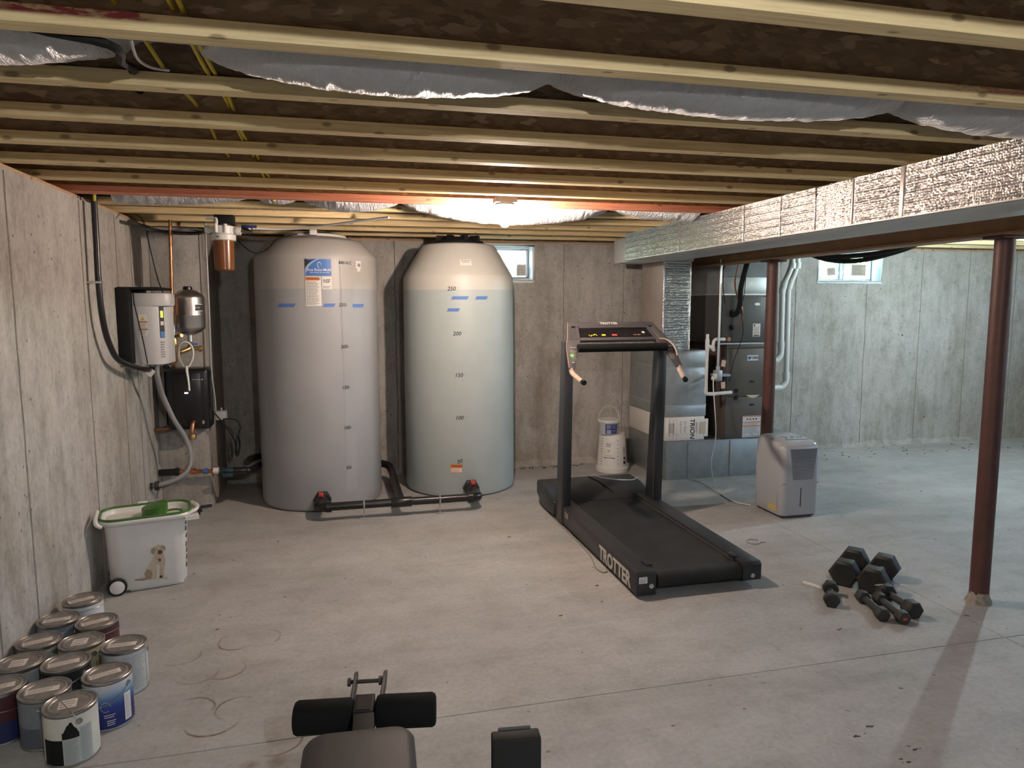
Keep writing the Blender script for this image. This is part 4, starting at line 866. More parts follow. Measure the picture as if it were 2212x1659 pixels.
obj('case', G().box(3.255, 3.80, 5.63, 6.42, 1.210, 1.640), M_FURN2, cc, bevel=.004)
obj('front_cover', G().box(3.29, 3.78, 5.618, 5.632, 1.225, 1.625), M_FURN2, cc, bevel=.003)
obj('base_rail', G().box(3.25, 3.80, 5.612, 5.64, 1.206, 1.218), M_ALU, cc)
obj('right_edge', G().box(3.742, 3.80, 5.612, 5.619, 1.225, 1.64), mat('galv_edge', (.48, .50, .48), .5, .3), cc)
def fc(x, y, Y=5.618): p = ony(x, y, Y); return on_y(p.x, Y, p.z)
f = fc(1634, 713); lb = patch('rating_plate', f, -.038, .038, -.058, .058, M_PAPER, cc, .002); lines('fine_print', f, -.03, .03, -.045, .03, 8, M_INKG, lb, .003, .35); patch('plate_mark', f, -.030, -.016, .034, .050, M_INK, lb, .003); patch('plate_bar', f, -.03, .03, -.053, -.045, M_INK, lb, .003)
g = G(); f = fc(1636, 657); g.add([f(.028*math.cos(a), .013*math.sin(a), .002) for a in [j*math.pi/10 for j in range(20)]], [tuple(range(20))]); obj('oval_badge', g, M_ALU, cc, fixn=False, smooth=0)
p = ony(1580, 707, 5.618); obj('grommet', G().cyl((p.x, 5.619, p.z), (p.x, 5.606, p.z), .024, n=20), M_BLACKM, cc, bevel=.003)
p = ony(1583, 677, 5.618); obj('grommet', G().cyl((p.x, 5.619, p.z), (p.x, 5.602, p.z), .034, n=24), M_BLACKM, cc, bevel=.003)
fp_ = thing('furnace_plenum', 'galvanised supply plenum above the dark coil cabinet', 'duct', (3.5, 6.0, 1.641))
obj('plenum_box', G().box(3.27, 3.79, 5.65, 6.40, 1.642, 1.80), M_GALV, fp_, bevel=.004)
obj('plenum_neck', G().add([(3.29, 5.66, 1.80), (3.77, 5.66, 1.80), (3.77, 6.38, 1.80), (3.29, 6.38, 1.80), (3.34, 5.50, 2.10), (3.98, 5.50, 2.10), (3.98, 6.38, 2.10), (3.34, 6.38, 2.10)], [(0, 1, 2, 3), (4, 7, 6, 5), (0, 4, 5, 1), (1, 5, 6, 2), (2, 6, 7, 3), (3, 7, 4, 0)]), M_GALV, fp_, bevel=.003)
obj('seam_rail', G().box(3.262, 3.798, 5.642, 6.41, 1.640, 1.652), M_ALU, fp_)
def pts_y(L_, Y): return [tuple(ony(x, y, Y)) if not isinstance(Y, list) else None for x, y in L_]
wire('insulated_line', [tuple(ony(1618, 556, 5.25)), tuple(ony(1608, 590, 5.35)), tuple(ony(1600, 625, 5.45)), tuple(ony(1599, 655, 5.50)), tuple(ony(1592, 676, 5.55)), tuple(ony(1583, 680, 5.60))], .022, M_BLACKM, 'thick black foam-insulated refrigerant line entering the coil cabinet', 'pipe', n=12)
wire('copper_line', [tuple(ony(1595, 570, 5.35)), tuple(ony(1588, 610, 5.45)), tuple(ony(1593, 640, 5.5)), tuple(ony(1603, 668, 5.52)), tuple(ony(1602, 690, 5.55)), tuple(ony(1592, 706, 5.58)), tuple(ony(1583, 707, 5.60))], .007, M_COPPER, 'thin bare copper line curving into the coil cabinet', 'pipe')
g = G(); g.tube([ony(1563, 575, 5.45), ony(1562, 620, 5.46), ony(1566, 655, 5.5)], .004, 6); g.tube([ony(1612, 590, 5.4), ony(1607, 640, 5.5), ony(1600, 665, 5.55), ony(1605, 720, 5.58), ony(1585, 780, 5.58), ony(1575, 825, 5.58)], .003, 6)
top('thermostat_wire', g, M_BLACKM, 'thin dark control wires hanging in front of coil cabinet and furnace', 'cable')
# conduit with outlet box and plug
cd = thing('outlet_conduit', 'vertical galvanised conduit ending in a metal outlet box beside the furnace', 'conduit', tuple(ony(1558, 830, 5.50)))
a, b = ony(1558, 560, 5.50), ony(1555, 798, 5.50)
obj('conduit', G().cyl(a, (a.x, a.y, b.z), .0105, n=14), M_ALU, cd)
p = ony(1560, 812, 5.50); obj('outlet_box', G().box(a.x-.025, a.x+.040, 5.49, 5.54, p.z-.045, p.z+.050), M_GALV, cd, bevel=.004)
obj('mounting_strap', G().box(a.x+.01, FX0+.004, 5.535, 5.64, p.z-.01, p.z+.01), M_GALV, cd)
obj('connector', G().cyl((a.x, 5.50, p.z+.048), (a.x, 5.50, p.z+.085), .018, n=12), M_ALU, cd)
pc = thing('white_power_cord', 'white power cord hanging from the furnace outlet down to the dehumidifier', 'cord', (3.2, 5.2, 0))
p0 = Vector((a.x-.03, 5.475, p.z)); obj('plug', G().box(p0.x-.028, p0.x+.006, 5.462, 5.490, p0.z-.022, p0.z+.024).box(p0.x-.045, p0.x-.012, 5.466, 5.486, p0.z-.03, p0.z+.0), M_WHITE, pc, bevel=.006)
cp = [Vector((p0.x-.025, 5.476, p0.z-.02)), ony(1541, 840, 5.46), ony(1545, 900, 5.42), ony(1546, 940, 5.40), ony(1540, 975, 5.40), ony(1536, 1000, 5.38), onz(1542, 1040, .006), onz(1560, 1068, .006), onz(1590, 1085, .006), onz(1622, 1091, .006)]
for q in cp[1:6]: q.y = min(q.y, 5.60)
obj('cord', G().tube(cp, .0048, 8), M_WHITE, pc)
wire('thin_floor_wire', [tuple(onz(x, y, .004)) for x, y in ((1497, 1036), (1520, 1046), (1552, 1066), (1588, 1084), (1618, 1093))], .0022, M_INKG, 'thin grey wire trailing on the floor behind the white cord', 'cord')
# condensate drain
g = G(); Y = 5.52; T_ = lambda x, y: ony(x, y, Y)
dr = thing('condensate_drain', 'white PVC condensate drain pipe with open vent tee between cabinet and furnace', 'pipe', tuple(T_(1528, 850)))
xx = T_(1528, 740).x
obj('riser', G().cyl((xx, Y, T_(1528, 722).z), (xx, Y, T_(1528, 842).z), .0135, n=16), M_PVC, dr)
obj('tee_fitting', G().cyl((xx, Y, T_(1528, 733).z), (xx, Y, T_(1528, 757).z), .018, n=16).tube([(xx, Y, T_(1528, 746).z), (xx+.035, Y, T_(1528, 750).z), T_(1543, 757)], .015, 12), M_PVC, dr)
obj('trap_pipe', G().tube([T_(1541, 757), T_(1541, 742), T_(1545, 734), T_(1556, 733), T_(1566, 733)], .0150, 14), M_PVC, dr)
q = T_(1572, 733); obj('drain_collar', G().cyl((q.x, 5.50, q.z), (q.x, 5.62, q.z), .019, n=18), M_COPPER, dr)
obj('lower_elbow', G().tube([(xx, Y, T_(1528, 838).z), (xx, Y, T_(1528, 848).z), (xx+.02, Y, T_(1528, 851).z), T_(1545, 851)], .0165, 14).cyl(T_(1540, 851), (FX0+.01, Y+.0, T_(1540, 849).z), .0155, n=14), M_PVC, dr)
for (x, y, rz) in ((1563, 785, .2), (1562, 832, -.1)):
    q = ony(x, y, 5.47); top('paper_tag', G().box(-.020, .020, -.001, .001, -.028, .028, Matrix.Translation(q) @ Matrix.Rotation(rz, 4, 'Y')), mat('pink_tag_paper', (.62, .44, .38), .6), 'pinkish paper tag hanging %s the outlet box' % ('just above' if y < 800 else 'just below'), 'tag', 'paper tags at the outlet box')
# vent pipes
vp = thing('vent_pipe', 'left one of the twin white PVC furnace vent pipes by the back wall', 'pipe', tuple(ony(1690, 830, 6.2)), group='white PVC furnace vent pipes')
V = lambda x, y: ony(x, y, 6.2)
obj('pipe', G().tube([(V(1711, 568).x+.01, 6.2, 2.146), V(1711, 568), V(1704, 590), V(1694, 612), V(1690, 628)], .028, 16).cyl(V(1690, 625), V(1687, 745), .0265, n=20), M_PVC, vp)
for p_, q_ in (((1712, 568), (1711, 580)), ((1695, 608), (1691, 624)), ((1690, 624), (1689, 634)), ((1687, 738), (1687, 752))): obj('coupling', G().cyl(V(*p_), V(*q_), .0335, n=20), M_PVC, vp)
obj('elbow', G().tube([V(1687, 748), V(1686, 764), V(1680, 774), V(1668, 778), (3.795, 6.2, V(1668, 778).z)], .031, 16), M_PVC, vp)
vp = thing('vent_pipe', 'right one of the twin white PVC furnace vent pipes by the back wall', 'pipe', tuple(ony(1704, 840, 6.27)), group='white PVC furnace vent pipes')
V = lambda x, y: ony(x, y, 6.27)
obj('pipe', G().tube([(V(1722, 568).x+.01, 6.27, 2.146), V(1722, 568), V(1716, 592), V(1707, 612), V(1703, 628)], .028, 16).cyl(V(1703, 625), V(1698, 812), .0265, n=20), M_PVC, vp)
for p_, q_ in (((1723, 566), (1722, 580)), ((1708, 608), (1704, 624)), ((1698, 804), (1698, 818))): obj('coupling', G().cyl(V(*p_), V(*q_), .0335, n=20), M_PVC, vp)
obj('elbow', G().tube([V(1698, 812), V(1697, 824), V(1690, 834), V(1676, 838), (3.795, 6.27, V(1676, 838).z)], .031, 16), M_PVC, vp)

# ------------------------------------------------------------------ DEHUMIDIFIER
dh = thing('dehumidifier', 'grey portable dehumidifier with louvred grille on the floor by the far column', 'dehumidifier', (3.235, 4.55, 0), rotz=R(0))
dxa, dxb, dya, dyb, dzt = 3.085, 3.40, 4.38, 4.735, .565
def rr2(x0, x1, y0, y1, r, n=6):
    o = []
    for cx, cy, a0 in ((x1-r, y0+r, -90), (x1-r, y1-r, 0), (x0+r, y1-r, 90), (x0+r, y0+r, 180)):
        o += [(cx+r*math.cos(R(a0+90*i/n)), cy+r*math.sin(R(a0+90*i/n))) for i in range(n+1)]
    return o
rings = []
for z, ins, tl in ((.022, .004, 0), (.03, 0, 0), (.30, -.002, 0), (.50, .0, 0), (.535, .004, 0), (.553, .016, .0), (.563, .038, .0), (.566, .07, 0)):
    rings.append([Vector((x, y, z+(.018*((y-dya)/(dyb-dya)) if z > .5 else 0)-(.0))) for x, y in rr2(dxa+ins, dxb-ins, dya+ins*1.3, dyb-ins, .045)])
sh = obj('shell', G().loft(rings), M_DEH, dh, smooth=40)
obj('base', G().box(dxa+.02, dxb-.02, dya+.02, dyb-.02, .008, .024), M_DEHD, dh)
for x in (dxa+.04, dxb-.04):
    for y in (dya+.04, dyb-.04): obj('caster', G().cyl((x-.01, y, .0135), (x+.01, y, .0135), .013, n=14), M_BLACKPVC, dh)
for i in range(22):
    z = .292+i*.0105; t = i/21; x0 = ony(1714-7*t, 1000, dya).x; x1 = ony(1757+7*t, 1000, dya).x
    obj('louver', G().box(x0, x1, dya-.004, dya+.004, z-.0017, z+.0017), M_DEHD, sh)
f = on_y(0, dya, 0)
obj('bucket_seam', G().box(dxa+.01, dxb-.005, dya-.0012, dya+.004, .2585, .2610), M_DEHD, dh)
obj('side_seam', G().box(dxa-.0015, dxa+.004, dya+.05, dyb-.10, .2585, .2605).box(dxa-.0015, dxa+.004, dya+.045, dya+.047, .08, .21), M_DEHD, dh)
obj('water_gauge', G().box(dxa+.155, dxa+.163, dya-.0025, dya+.002, .085, .228), M_BLACKPVC, dh, bevel=.002)
patch('yellow_stain', lambda u, v, w_=0: Vector((dxa-w_-.0005, dya+.13-u, .065+v)), -.03, .07, -.020, .022, mat('yellow_sticker', (.62, .46, .16), .6), dh, .001)
g = G().box(dxa+.065, dxb-.05, dya+.075, dya+.19, .5680, .5760, None)
pnl = obj('control_panel', g, mat('panel_blue_grey', (.40, .46, .50), .3), dh, bevel=.003)
for i, (u, v) in enumerate(((.085, .10), (.11, .14), (.14, .105), (.17, .15), (.19, .11), (.22, .11), (.10, .165), (.24, .15))):
    obj('button', G().box(dxa+u, dxa+u+.014, dya+v, dya+v+.010, .5758, .5780), M_BLACKPVC if i == 3 else mat('button_slate', (.10, .13, .17), .4), pnl)
obj('chrome_line', G().box(dxa+.004, dxa+.008, dya+.02, dya+.18, .538, .541), M_ALU, dh)

# ------------------------------------------------------------------ DUMBBELLS
def hexhead(g, c, ax, half, r, tilt=0, bev=.18):
    ax = Vector(ax).normalized(); side = ax.cross(Vector((0, 0, 1))).normalized(); upv = side.cross(ax)
    def ring(t, q): return [c+ax*t+(side*math.cos(tilt+math.pi/3*k)+upv*math.sin(tilt+math.pi/3*k))*q for k in range(6)]
    g.loft([ring(-half, r*(1-bev)), ring(-half*(1-bev*1.2), r), ring(half*(1-bev*1.2), r), ring(half, r*(1-bev))]); return g
def dumbbell(p, ax, gap, half, r, rh, lab, m=None, flat=0, tag_=None, grip=None):
    ax = Vector(ax).normalized(); z = r*math.cos(math.pi/6); c = Vector((p[0], p[1], z)); m = m or M_HEXR
    t_ = thing('dumbbell', lab, 'dumbbell', (p[0], p[1], 0), group='dumbbells lying on the floor')
    for s_ in (-1, 1): obj('head', hexhead(G(), c+ax*s_*gap/2, ax, half, r, 0), m, t_, bevel=.003, smooth=30)
    obj('grip', G().tube([c-ax*(gap/2-half*.9), c-ax*gap*.2, c, c+ax*gap*.2, c+ax*(gap/2-half*.9)], lambda t: rh*(1+.18*math.sin(math.pi*t)), 14, 3), grip or m, t_)
    if tag_:
        n = -ax if tag_[0] < 0 else ax; q = c+n*(gap/2+half+.001); sd = n.cross(Vector((0, 0, 1)))*-1
        g = G(); hw, hh = tag_[1], tag_[2]; u_ = sd.cross(n)*-1
        g.add([q+sd*a*hw+Vector((0, 0, 1))*b*hh for a, b in ((-1, -1), (1, -1), (1, 1), (-1, 1))], [(0, 1, 2, 3)]); obj('weight_label', g, tag_[3], t_, fixn=False, smooth=0)
    return t_
A = (Vector((2.69, 3.225, 0)), Vector((2.875, 3.375, 0))); B = (Vector((2.765, 3.095, 0)), Vector((2.965, 3.24, 0)))
for (a, b), lab in ((A, 'large black hex dumbbell, the left one of the two big ones'), (B, 'large black hex dumbbell, the right one of the two big ones')):
    c = (a+b)/2; dumbbell((c.x+.02, c.y+.02), (b-a), (b-a).length+.0, .046, .080, .016, lab, grip=M_ALU)
dumbbell((2.492, 3.078), (.58, .80, 0), .155, .028, .042, .015, 'small dark dumbbell lying alone beside the white stick', m=M_HEXR)
dumbbell((2.606, 2.915), (-.28, -1.0, 0), .205, .028, .036, .016, 'small grey-brown dumbbell, leftmost of the three in the row', m=M_IRON)
dumbbell((2.677, 2.868), (-.25, -1.0, 0), .215, .028, .035, .016, 'small grey-brown dumbbell with a red end mark, middle of the three in the row', m=M_IRON, tag_=(1, .011, .006, M_RED))
dumbbell((2.766, 2.915), (-.16, -1.0, 0), .215, .034, .047, .016, 'medium black hex dumbbell with a tan tag, rightmost of the three in the row', m=M_HEXR, grip=M_IRON)
p = Vector((2.735, 3.048, .082)); top('tan_tag', G().box(-.012, .012, -.002, .002, -.018, .018, Matrix.Translation((2.722, 3.003, .0905)) @ Matrix.Rotation(1.2, 4, 'X')), M_PAPERT, 'small tan tag stuck on the end of the medium dumbbell', 'tag')
a, b = onz(1735, 1257, .008), onz(1776, 1270, .008); d = (b-a).normalized(); ang = math.atan2(d.y, d.x)
top('white_stick', G().box(0, .125, -.010, .010, 0, .012, Matrix.Translation((a.x, a.y, .0005)) @ Matrix.Rotation(ang, 4, 'Z')), M_PAPER, 'short white stick on the floor next to the small lone dumbbell', 'stick', bevel=.002)
c = onz(1628, 1171, 0); top('wire_loop', G().tube([(c.x+.045*math.cos(t), c.y+.045*math.sin(t), .003) for t in [R(20+i*24) for i in range(14)]]+[(c.x+.07, c.y-.03, .003)], .0022, 6), M_INKG, 'small loop of thin wire lying on the floor right of the treadmill', 'wire')

# ------------------------------------------------------------------ DOG FOOD BIN
BR = R(14); bc = Vector((-1.078, 4.225, 0)); Mb = Matrix.Translation(bc) @ Matrix.Rotation(BR, 4, 'Z')
bn = thing('pet_food_bin', 'white wheeled pet food bin with a sitting dog printed on its side', 'bin', tuple(bc))
def sup(hx, hy, z, r=.07, ox=0, n=8): return [Mb @ Vector((x+ox, y, z)) for x, y in rr2(-hx, hx, -hy, hy, r, n)]
obj('bin_body', G().loft([sup(.185, .115, .018), sup(.190, .118, .026), sup(.205, .128, .375), sup(.210, .131, .39)]), M_WHITE, bn, smooth=40)
rim = [sup(.216, .138, .382, .08), sup(.232, .150, .392, .09), sup(.236, .153, .405, .09), sup(.230, .149, .414, .09), sup(.214, .135, .416, .08), sup(.205, .127, .408, .08), sup(.195, .118, .375, .07)]
obj('lid_tray', G().loft(rim), M_WHITE, bn, smooth=40)
path = sup(.225, .143, .419, .086, n=6); path.append(path[0]); obj('green_seal', G().tube(path, .008, 8, 1), M_GREEN, bn)
gl = lambda x, y, z: Mb @ Vector((x, y, z))
obj('tray_spout', G().add([gl(.02, -.11, .380), gl(-.02, .11, .380), gl(-.19, .10, .388), gl(-.19, -.10, .388), gl(.04, -.10, .41), gl(0, .10, .41)], [(0, 1, 2, 3), (0, 4, 5, 1)]), M_WHITE, bn)
g = G(); n = 20; rg = []
for t_, (rx, z) in enumerate(((.052, .385), (.058, .40), (.058, .445), (.05, .450))):
    rg.append([gl(.045+rx*math.cos(a)*1.15, rx*math.sin(a)*1.3-.01, z+.012*math.cos(a)) for a in [2*math.pi*k/n for k in range(n)]])
obj('green_scoop', G().loft(rg), M_GREEN, bn, smooth=40); obj('scoop_bowl', G().lathe([(.055, .386), (.052, .398), (.035, .388), (.001, .386)], (0, 0, 0), 24, None).xf(Mb @ Matrix.Translation((.135, .0, 0))), M_GREEN, bn)
obj('handle', G().tube([gl(.20, -.12, .40), gl(.245, -.10, .415), gl(.262, -.03, .41), gl(.262, .03, .41), gl(.24, .10, .41)], .010, 10).box(.19, .262, -.145, -.085, .372, .392, Mb), M_WHITE, bn)
obj('black_clip', G().box(.262, .285, -.06, -.02, .385, .41, Mb).box(.28, .34, -.045, -.028, .402, .418, Mb).box(.262, .275, -.06, .02, .37, .40, Mb), M_BLACKPVC, bn, bevel=.003)
obj('rear_hook', G().tube([gl(-.215, -.13, .39), gl(-.235, -.14, .41), gl(-.240, -.10, .43), gl(-.232, -.04, .455)], .011, 10), M_WHITE, bn); obj('lid_tab', G().box(-.04, .01, .145, .157, .405, .435, Mb), M_WHITE, bn, bevel=.003)
for sy in (-1, 1):
    wc_ = Vector((-.158, sy*.108, .049))
    wh = obj('wheel', G().cyl(Mb @ (wc_+Vector((0, sy*.008, 0))), Mb @ (wc_+Vector((0, sy*.030, 0))), .0485, n=32), M_BLACKPVC, bn, bevel=.004)
    obj('hub_cap', G().cyl(Mb @ (wc_+Vector((0, sy*.028, 0))), Mb @ (wc_+Vector((0, sy*.034, 0))), .036, n=28), M_WHITE, wh, bevel=.002)
obj('glide_foot', G().box(-.10, .17, -.10, .10, .0005, .022, Mb), M_WHITE, bn, bevel=.006)
# the printed dog: flat shapes on the long side
def dogf(u, v, w_=0): hy = .118+(v)*.0275; return Mb @ Vector((u, -hy-.0008-w_, v+.026))
def dpoly(nm, pts, m, off): g = G(); g.add([dogf(.040+u*.00125, -.012+v*.00138, off) for u, v in pts], [tuple(range(len(pts)))]); return obj(nm, g, m, dog, fixn=False, smooth=0)
M_D1 = mat('dog_cream', (.50, .44, .33), .6); M_D2 = mat('dog_tan', (.33, .25, .17), .6, var=.2, vs=60); M_D3 = mat('dog_dark', (.09, .06, .045), .6); M_D4 = mat('dog_light', (.62, .58, .50), .6)
dog = obj('dog_print', G().add([dogf(.040+u*.00125, -.012+v*.00138, .0006) for u, v in ((-28, 32), (-46, 40), (-52, 60), (-42, 82), (-28, 100), (-16, 118), (-8, 130), (-10, 142), (26, 142), (30, 120), (34, 104), (30, 84), (26, 70), (24, 50), (20, 34), (4, 30))], [tuple(range(16))]), M_D1, bn, fixn=False, smooth=0)
dpoly('dog_haunch', [(-50, 42), (-52, 62), (-42, 78), (-26, 72), (-20, 52), (-28, 34), (-40, 34)], M_D2, .0012)
dpoly('dog_tail', [(-36, 34), (-60, 33), (-82, 36), (-94, 40), (-90, 44), (-70, 43), (-44, 42)], M_D2, .0012)
dpoly('dog_front_leg', [(-4, 90), (10, 88), (6, 50), (6, 22), (-2, 14), (-12, 16), (-6, 40)], M_D4, .0018); dpoly('dog_front_leg', [(16, 84), (28, 80), (24, 50), (28, 34), (38, 30), (40, 24), (18, 26), (16, 50)], M_D1, .0020)
dpoly('dog_shadow', [(4, 34), (16, 30), (18, 42), (8, 44)], M_D3, .0024)
dpoly('dog_head', [(-12, 150), (-8, 164), (6, 172), (20, 170), (30, 160), (28, 142), (22, 126), (10, 120), (-2, 128), (-8, 138)], M_D1, .0026)
dpoly('dog_ear', [(-8, 166), (-20, 158), (-22, 144), (-12, 134), (-6, 146)], M_D2, .0030); dpoly('dog_ear', [(22, 170), (34, 162), (36, 150), (30, 142), (26, 154)], M_D2, .0030)
dpoly('dog_muzzle', [(6, 150), (18, 150), (24, 142), (22, 134), (12, 130), (4, 136)], M_D3, .0034); dpoly('dog_tongue', [(6, 132), (18, 131), (18, 120), (12, 114), (6, 120)], mat('dog_tongue_pink', (.62, .33, .30), .6), .0038)
dpoly('dog_eye', [(-4, 156), (2, 157), (2, 153), (-3, 153)], M_D3, .0036); dpoly('dog_eye', [(17, 160), (23, 160), (23, 156), (18, 156)], M_D3, .0036)
dpoly('dog_collar', [(4, 112), (14, 116), (16, 106), (10, 100)], M_D3, .0032)
g = G(); q = random.Random(5)
for k in range(7):
    z = .06+k*.042+q.random()*.01; a0 = R(-40+q.random()*10)
    def cc_(a, zz): r_ = .0715+.0; hx = .190+zz*.04-.07; hy = .118+zz*.0275-.07; return Mb @ Vector((hx+r_*math.cos(a), -hy+r_*math.sin(a), zz+.026))
    g.add([cc_(a0, z), cc_(a0+.22, z-.008), cc_(a0+.30, z+.016), cc_(a0+.1, z+.028)], [(0, 1, 2, 3)])
obj('paw_print_marks', g, M_D3, bn, fixn=False, smooth=0)

# ------------------------------------------------------------------ PAINT CANS
def can_mat(name, cols): return [mat(name+'_'+'abc'[i], c, .4, .0, var=.1, vs=20) for i, c in enumerate(cols)]
M_TIN = mat('tin_plate', (.40, .39, .37), .30, .9, var=.25, vs=30); M_LID = mat('dusty_can_lid', (.31, .29, .27), .42, .5, var=.35, vs=25, bump=.1, bs=60)
CANS = [ # x, y, body colour, lower colour or None, sticker rot, label, tall
 (-1.205, 3.572, (.60, .62, .64), (.05, .08, .30), .5, 'paint can with white and blue wrapper, farthest back by the bin', 'pw'),
 (-1.235, 3.363, (.20, .25, .30), None, .2, 'grey-blue paint can against the wall in the second row', 'gb'),
 (-1.065, 3.300, (.075, .018, .022), None, .45, 'dark red paint can behind the yellowish one, right side of the cluster', 'dr'),
 (-1.235, 3.154, (.34, .36, .33), (.03, .04, .10), .4, 'paint can with a dark smeared lid against the wall', 'ds'),
 (-1.065, 3.109, (.46, .44, .30), (.10, .09, .20), .1, 'yellowish-green paint can in the middle of the cluster', 'yg'),
 (-0.888, 3.040, (.50, .52, .50), None, .05, 'white paint can with a text wrapper, rightmost of the cluster', 'wt'),
 (-1.235, 2.974, (.34, .38, .40), None, .1, 'pale grey paint can by the left picture edge', 'pg'),
 (-1.064, 2.931, (.025, .025, .03), None, .3, 'black-sided paint can in the middle behind the grey one', 'bk'),
 (-0.883, 2.803, (.10, .17, .38), None, .45, 'blue and white gradient paint can at the front right', 'bw'),
 (-1.232, 2.795, (.075, .022, .028), (.02, .03, .10), .3, 'dark red paint can cut by the left picture edge', 'rl'),
 (-1.066, 2.733, (.20, .23, .25), (.10, .12, .15), .2, 'dull grey-blue paint can left of the frontmost white one', 'gd'),
 (-0.945, 2.612, (.66, .66, .58), None, .2, 'white paint can with drips and a torn wrapper, frontmost of the cluster', 'fw'),
]
CR, CH = .083, .190
prot = None
for i, (x, y, c1, c2, rs, lab, nm) in enumerate(CANS):
    t_ = thing('paint_can', lab, 'can', (x, y, 0), rotz=0, group='used paint cans standing on the floor')
    obj('can_body', G().lathe([(.081, .0005), (CR+.001, .002), (CR+.001, .006), (CR-.001, .009), (CR-.001, CH-.012), (CR+.0015, CH-.009), (CR+.0015, CH-.001), (CR-.001, CH+.001), (CR-.003, CH-.001), (CR-.003, CH-.009), (.001, CH-.009)], (x, y, 0), 48), M_TIN, t_)
    w1 = mat('can_wrap_'+nm, c1, .42, var=.10, vs=18)
    if nm == 'bw':
        tt, pp = nodes(w1); gg_ = N(tt, 'NewGeometry'); sp_ = N(tt, 'SeparateXYZ'); tt.links.new(gg_.outputs['Position'], sp_.inputs[0])
        tt.links.new(ramp(tt, math_(tt, 'MULTIPLY', sp_.outputs[2], 5.5), [(.30, (.012, .02, .14)), (.50, (.02, .045, .24)), (.68, (.10, .20, .40)), (.85, (.42, .50, .58)), (1, (.60, .62, .63))]), pp.inputs['Base Color'])
    z0 = .010 if c2 is None else .085
    g = G(); g.lathe([(CR, z0), (CR, CH-.013)], (x, y, 0), 48); g.f = [f_ for f_ in g.f if len(f_) == 4]; obj('wrapper', g, w1, t_, fixn=False, label='%s wrapper' % {'dr': 'dark red', 'rl': 'dark red', 'bw': 'blue', 'bk': 'black', 'yg': 'yellowish'}.get(nm, 'pale'))
    if c2 is not None:
        g = G(); g.lathe([(CR, .010), (CR, z0)], (x, y, 0), 48); g.f = [f_ for f_ in g.f if len(f_) == 4]; obj('lower_wrapper', g, mat('can_low_'+nm, c2, .4, var=.1, vs=18), t_, fixn=False)
    obj('lid', G().lathe([(CR-.003, CH-.002), (CR-.009, CH-.006), (CR-.013, CH-.005), (CR-.016, CH-.001), (CR-.020, CH-.0005), (CR-.024, CH-.004), (.001, CH-.004)], (x, y, 0), 44, None, False), M_LID, t_)
    a = rs; tf = on_top(x-.005, y-.004, CH-.004, a)
    wide = nm not in ('yg', 'pg', 'fw')
    hw, hh = (.052, .018) if wide else (.028, .030)
    st = patch('lid_sticker', tf, -hw, hw, -hh, hh, mat('sticker_paper_dull', (.78, .69, .62), .7, var=.1, vs=40), t_, .0012); lines('sticker_print', tf, -hw*.85, hw*.85, -hh*.8, hh*.8, 3, M_INKG, st, .002, .3, seed=i)
    # wire bail and ears
    ea = {'dr': .2, 'wt': .15, 'bw': -.35, 'fw': -.95, 'ds': 2.6, 'yg': 2.4}.get(nm, .9+i*.7); e1 = Vector((math.cos(ea), math.sin(ea), 0)); e2 = -e1
    fall = {'dr': .004, 'wt': .05, 'bw': -.075, 'fw': .10, 'ds': .055, 'gb': .0, 'pw': .01}.get(nm, -.03)
    side = Vector((-e1.y, e1.x, 0)); side = side if side.dot(Vector((.3, -1, 0))) > 0 else -side
    for e in (e1, e2):
        q_ = Vector((x, y, CH-.035))+e*(CR-.002); obj('bail_ear', G().cyl(q_, q_+e*.006, .011, n=16), M_TIN, t_, bevel=.002)
    c_ = Vector((x, y, CH-.035)); up_ = Vector((0, 0, 1)); th = math.atan2(fall, .10) if nm != 'fw' else R(62)
    dirn = (side*math.cos(th)+up_*math.sin(th)); pts = []
    for k in range(15):
        ph = math.pi*k/14; p_ = c_+e1*(CR+.007)*math.cos(ph)+dirn*(CR+.012 if nm != 'fw' else CR+.02)*math.sin(ph)
        rr_v = Vector((p_.x-x, p_.y-y, 0))
        if p_.z < CH+.004 and rr_v.length < CR+.005: rr_v = rr_v.normalized()*(CR+.005); p_ = Vector((x+rr_v.x, y+rr_v.y, p_.z))
        pts.append(p_)
    obj('wire_bail', G().tube(pts, .0016, 6, 2), M_TIN, t_)
    f = on_cyl(x, y, CR, math.atan2(-x, y)+.0, 0)
    if nm == 'wt': lines('wrapper_print', f, -.01, .085, .02, .165, 16, M_INKG, t_, .0012, .22, seed=3); patch('wrapper_edge', f, .088, .090, .012, .176, M_NAVY, t_, .0012, nv=1)
    if nm == 'bw':
        wf = patch('white_panel', f, .052, .082, .020, .125, M_PAPER, t_, .0012, n=5); lines('panel_print', f, .055, .079, .026, .118, 12, M_INKG, wf, .002, .3)
        lines('wrapper_print', f, -.018, .02, .052, .068, 2, M_GLASSW, t_, .0013, .3); lines('wrapper_print', f, -.01, .02, .022, .045, 3, M_GLASSW, t_, .0013, .35)
        obj('ring_print', G().tube([f(-.012+.016*math.cos(a_), .095+.018*math.sin(a_), .001) for a_ in [j*.45 for j in range(13)]], .0008, 4, 1), M_GREY2, t_)
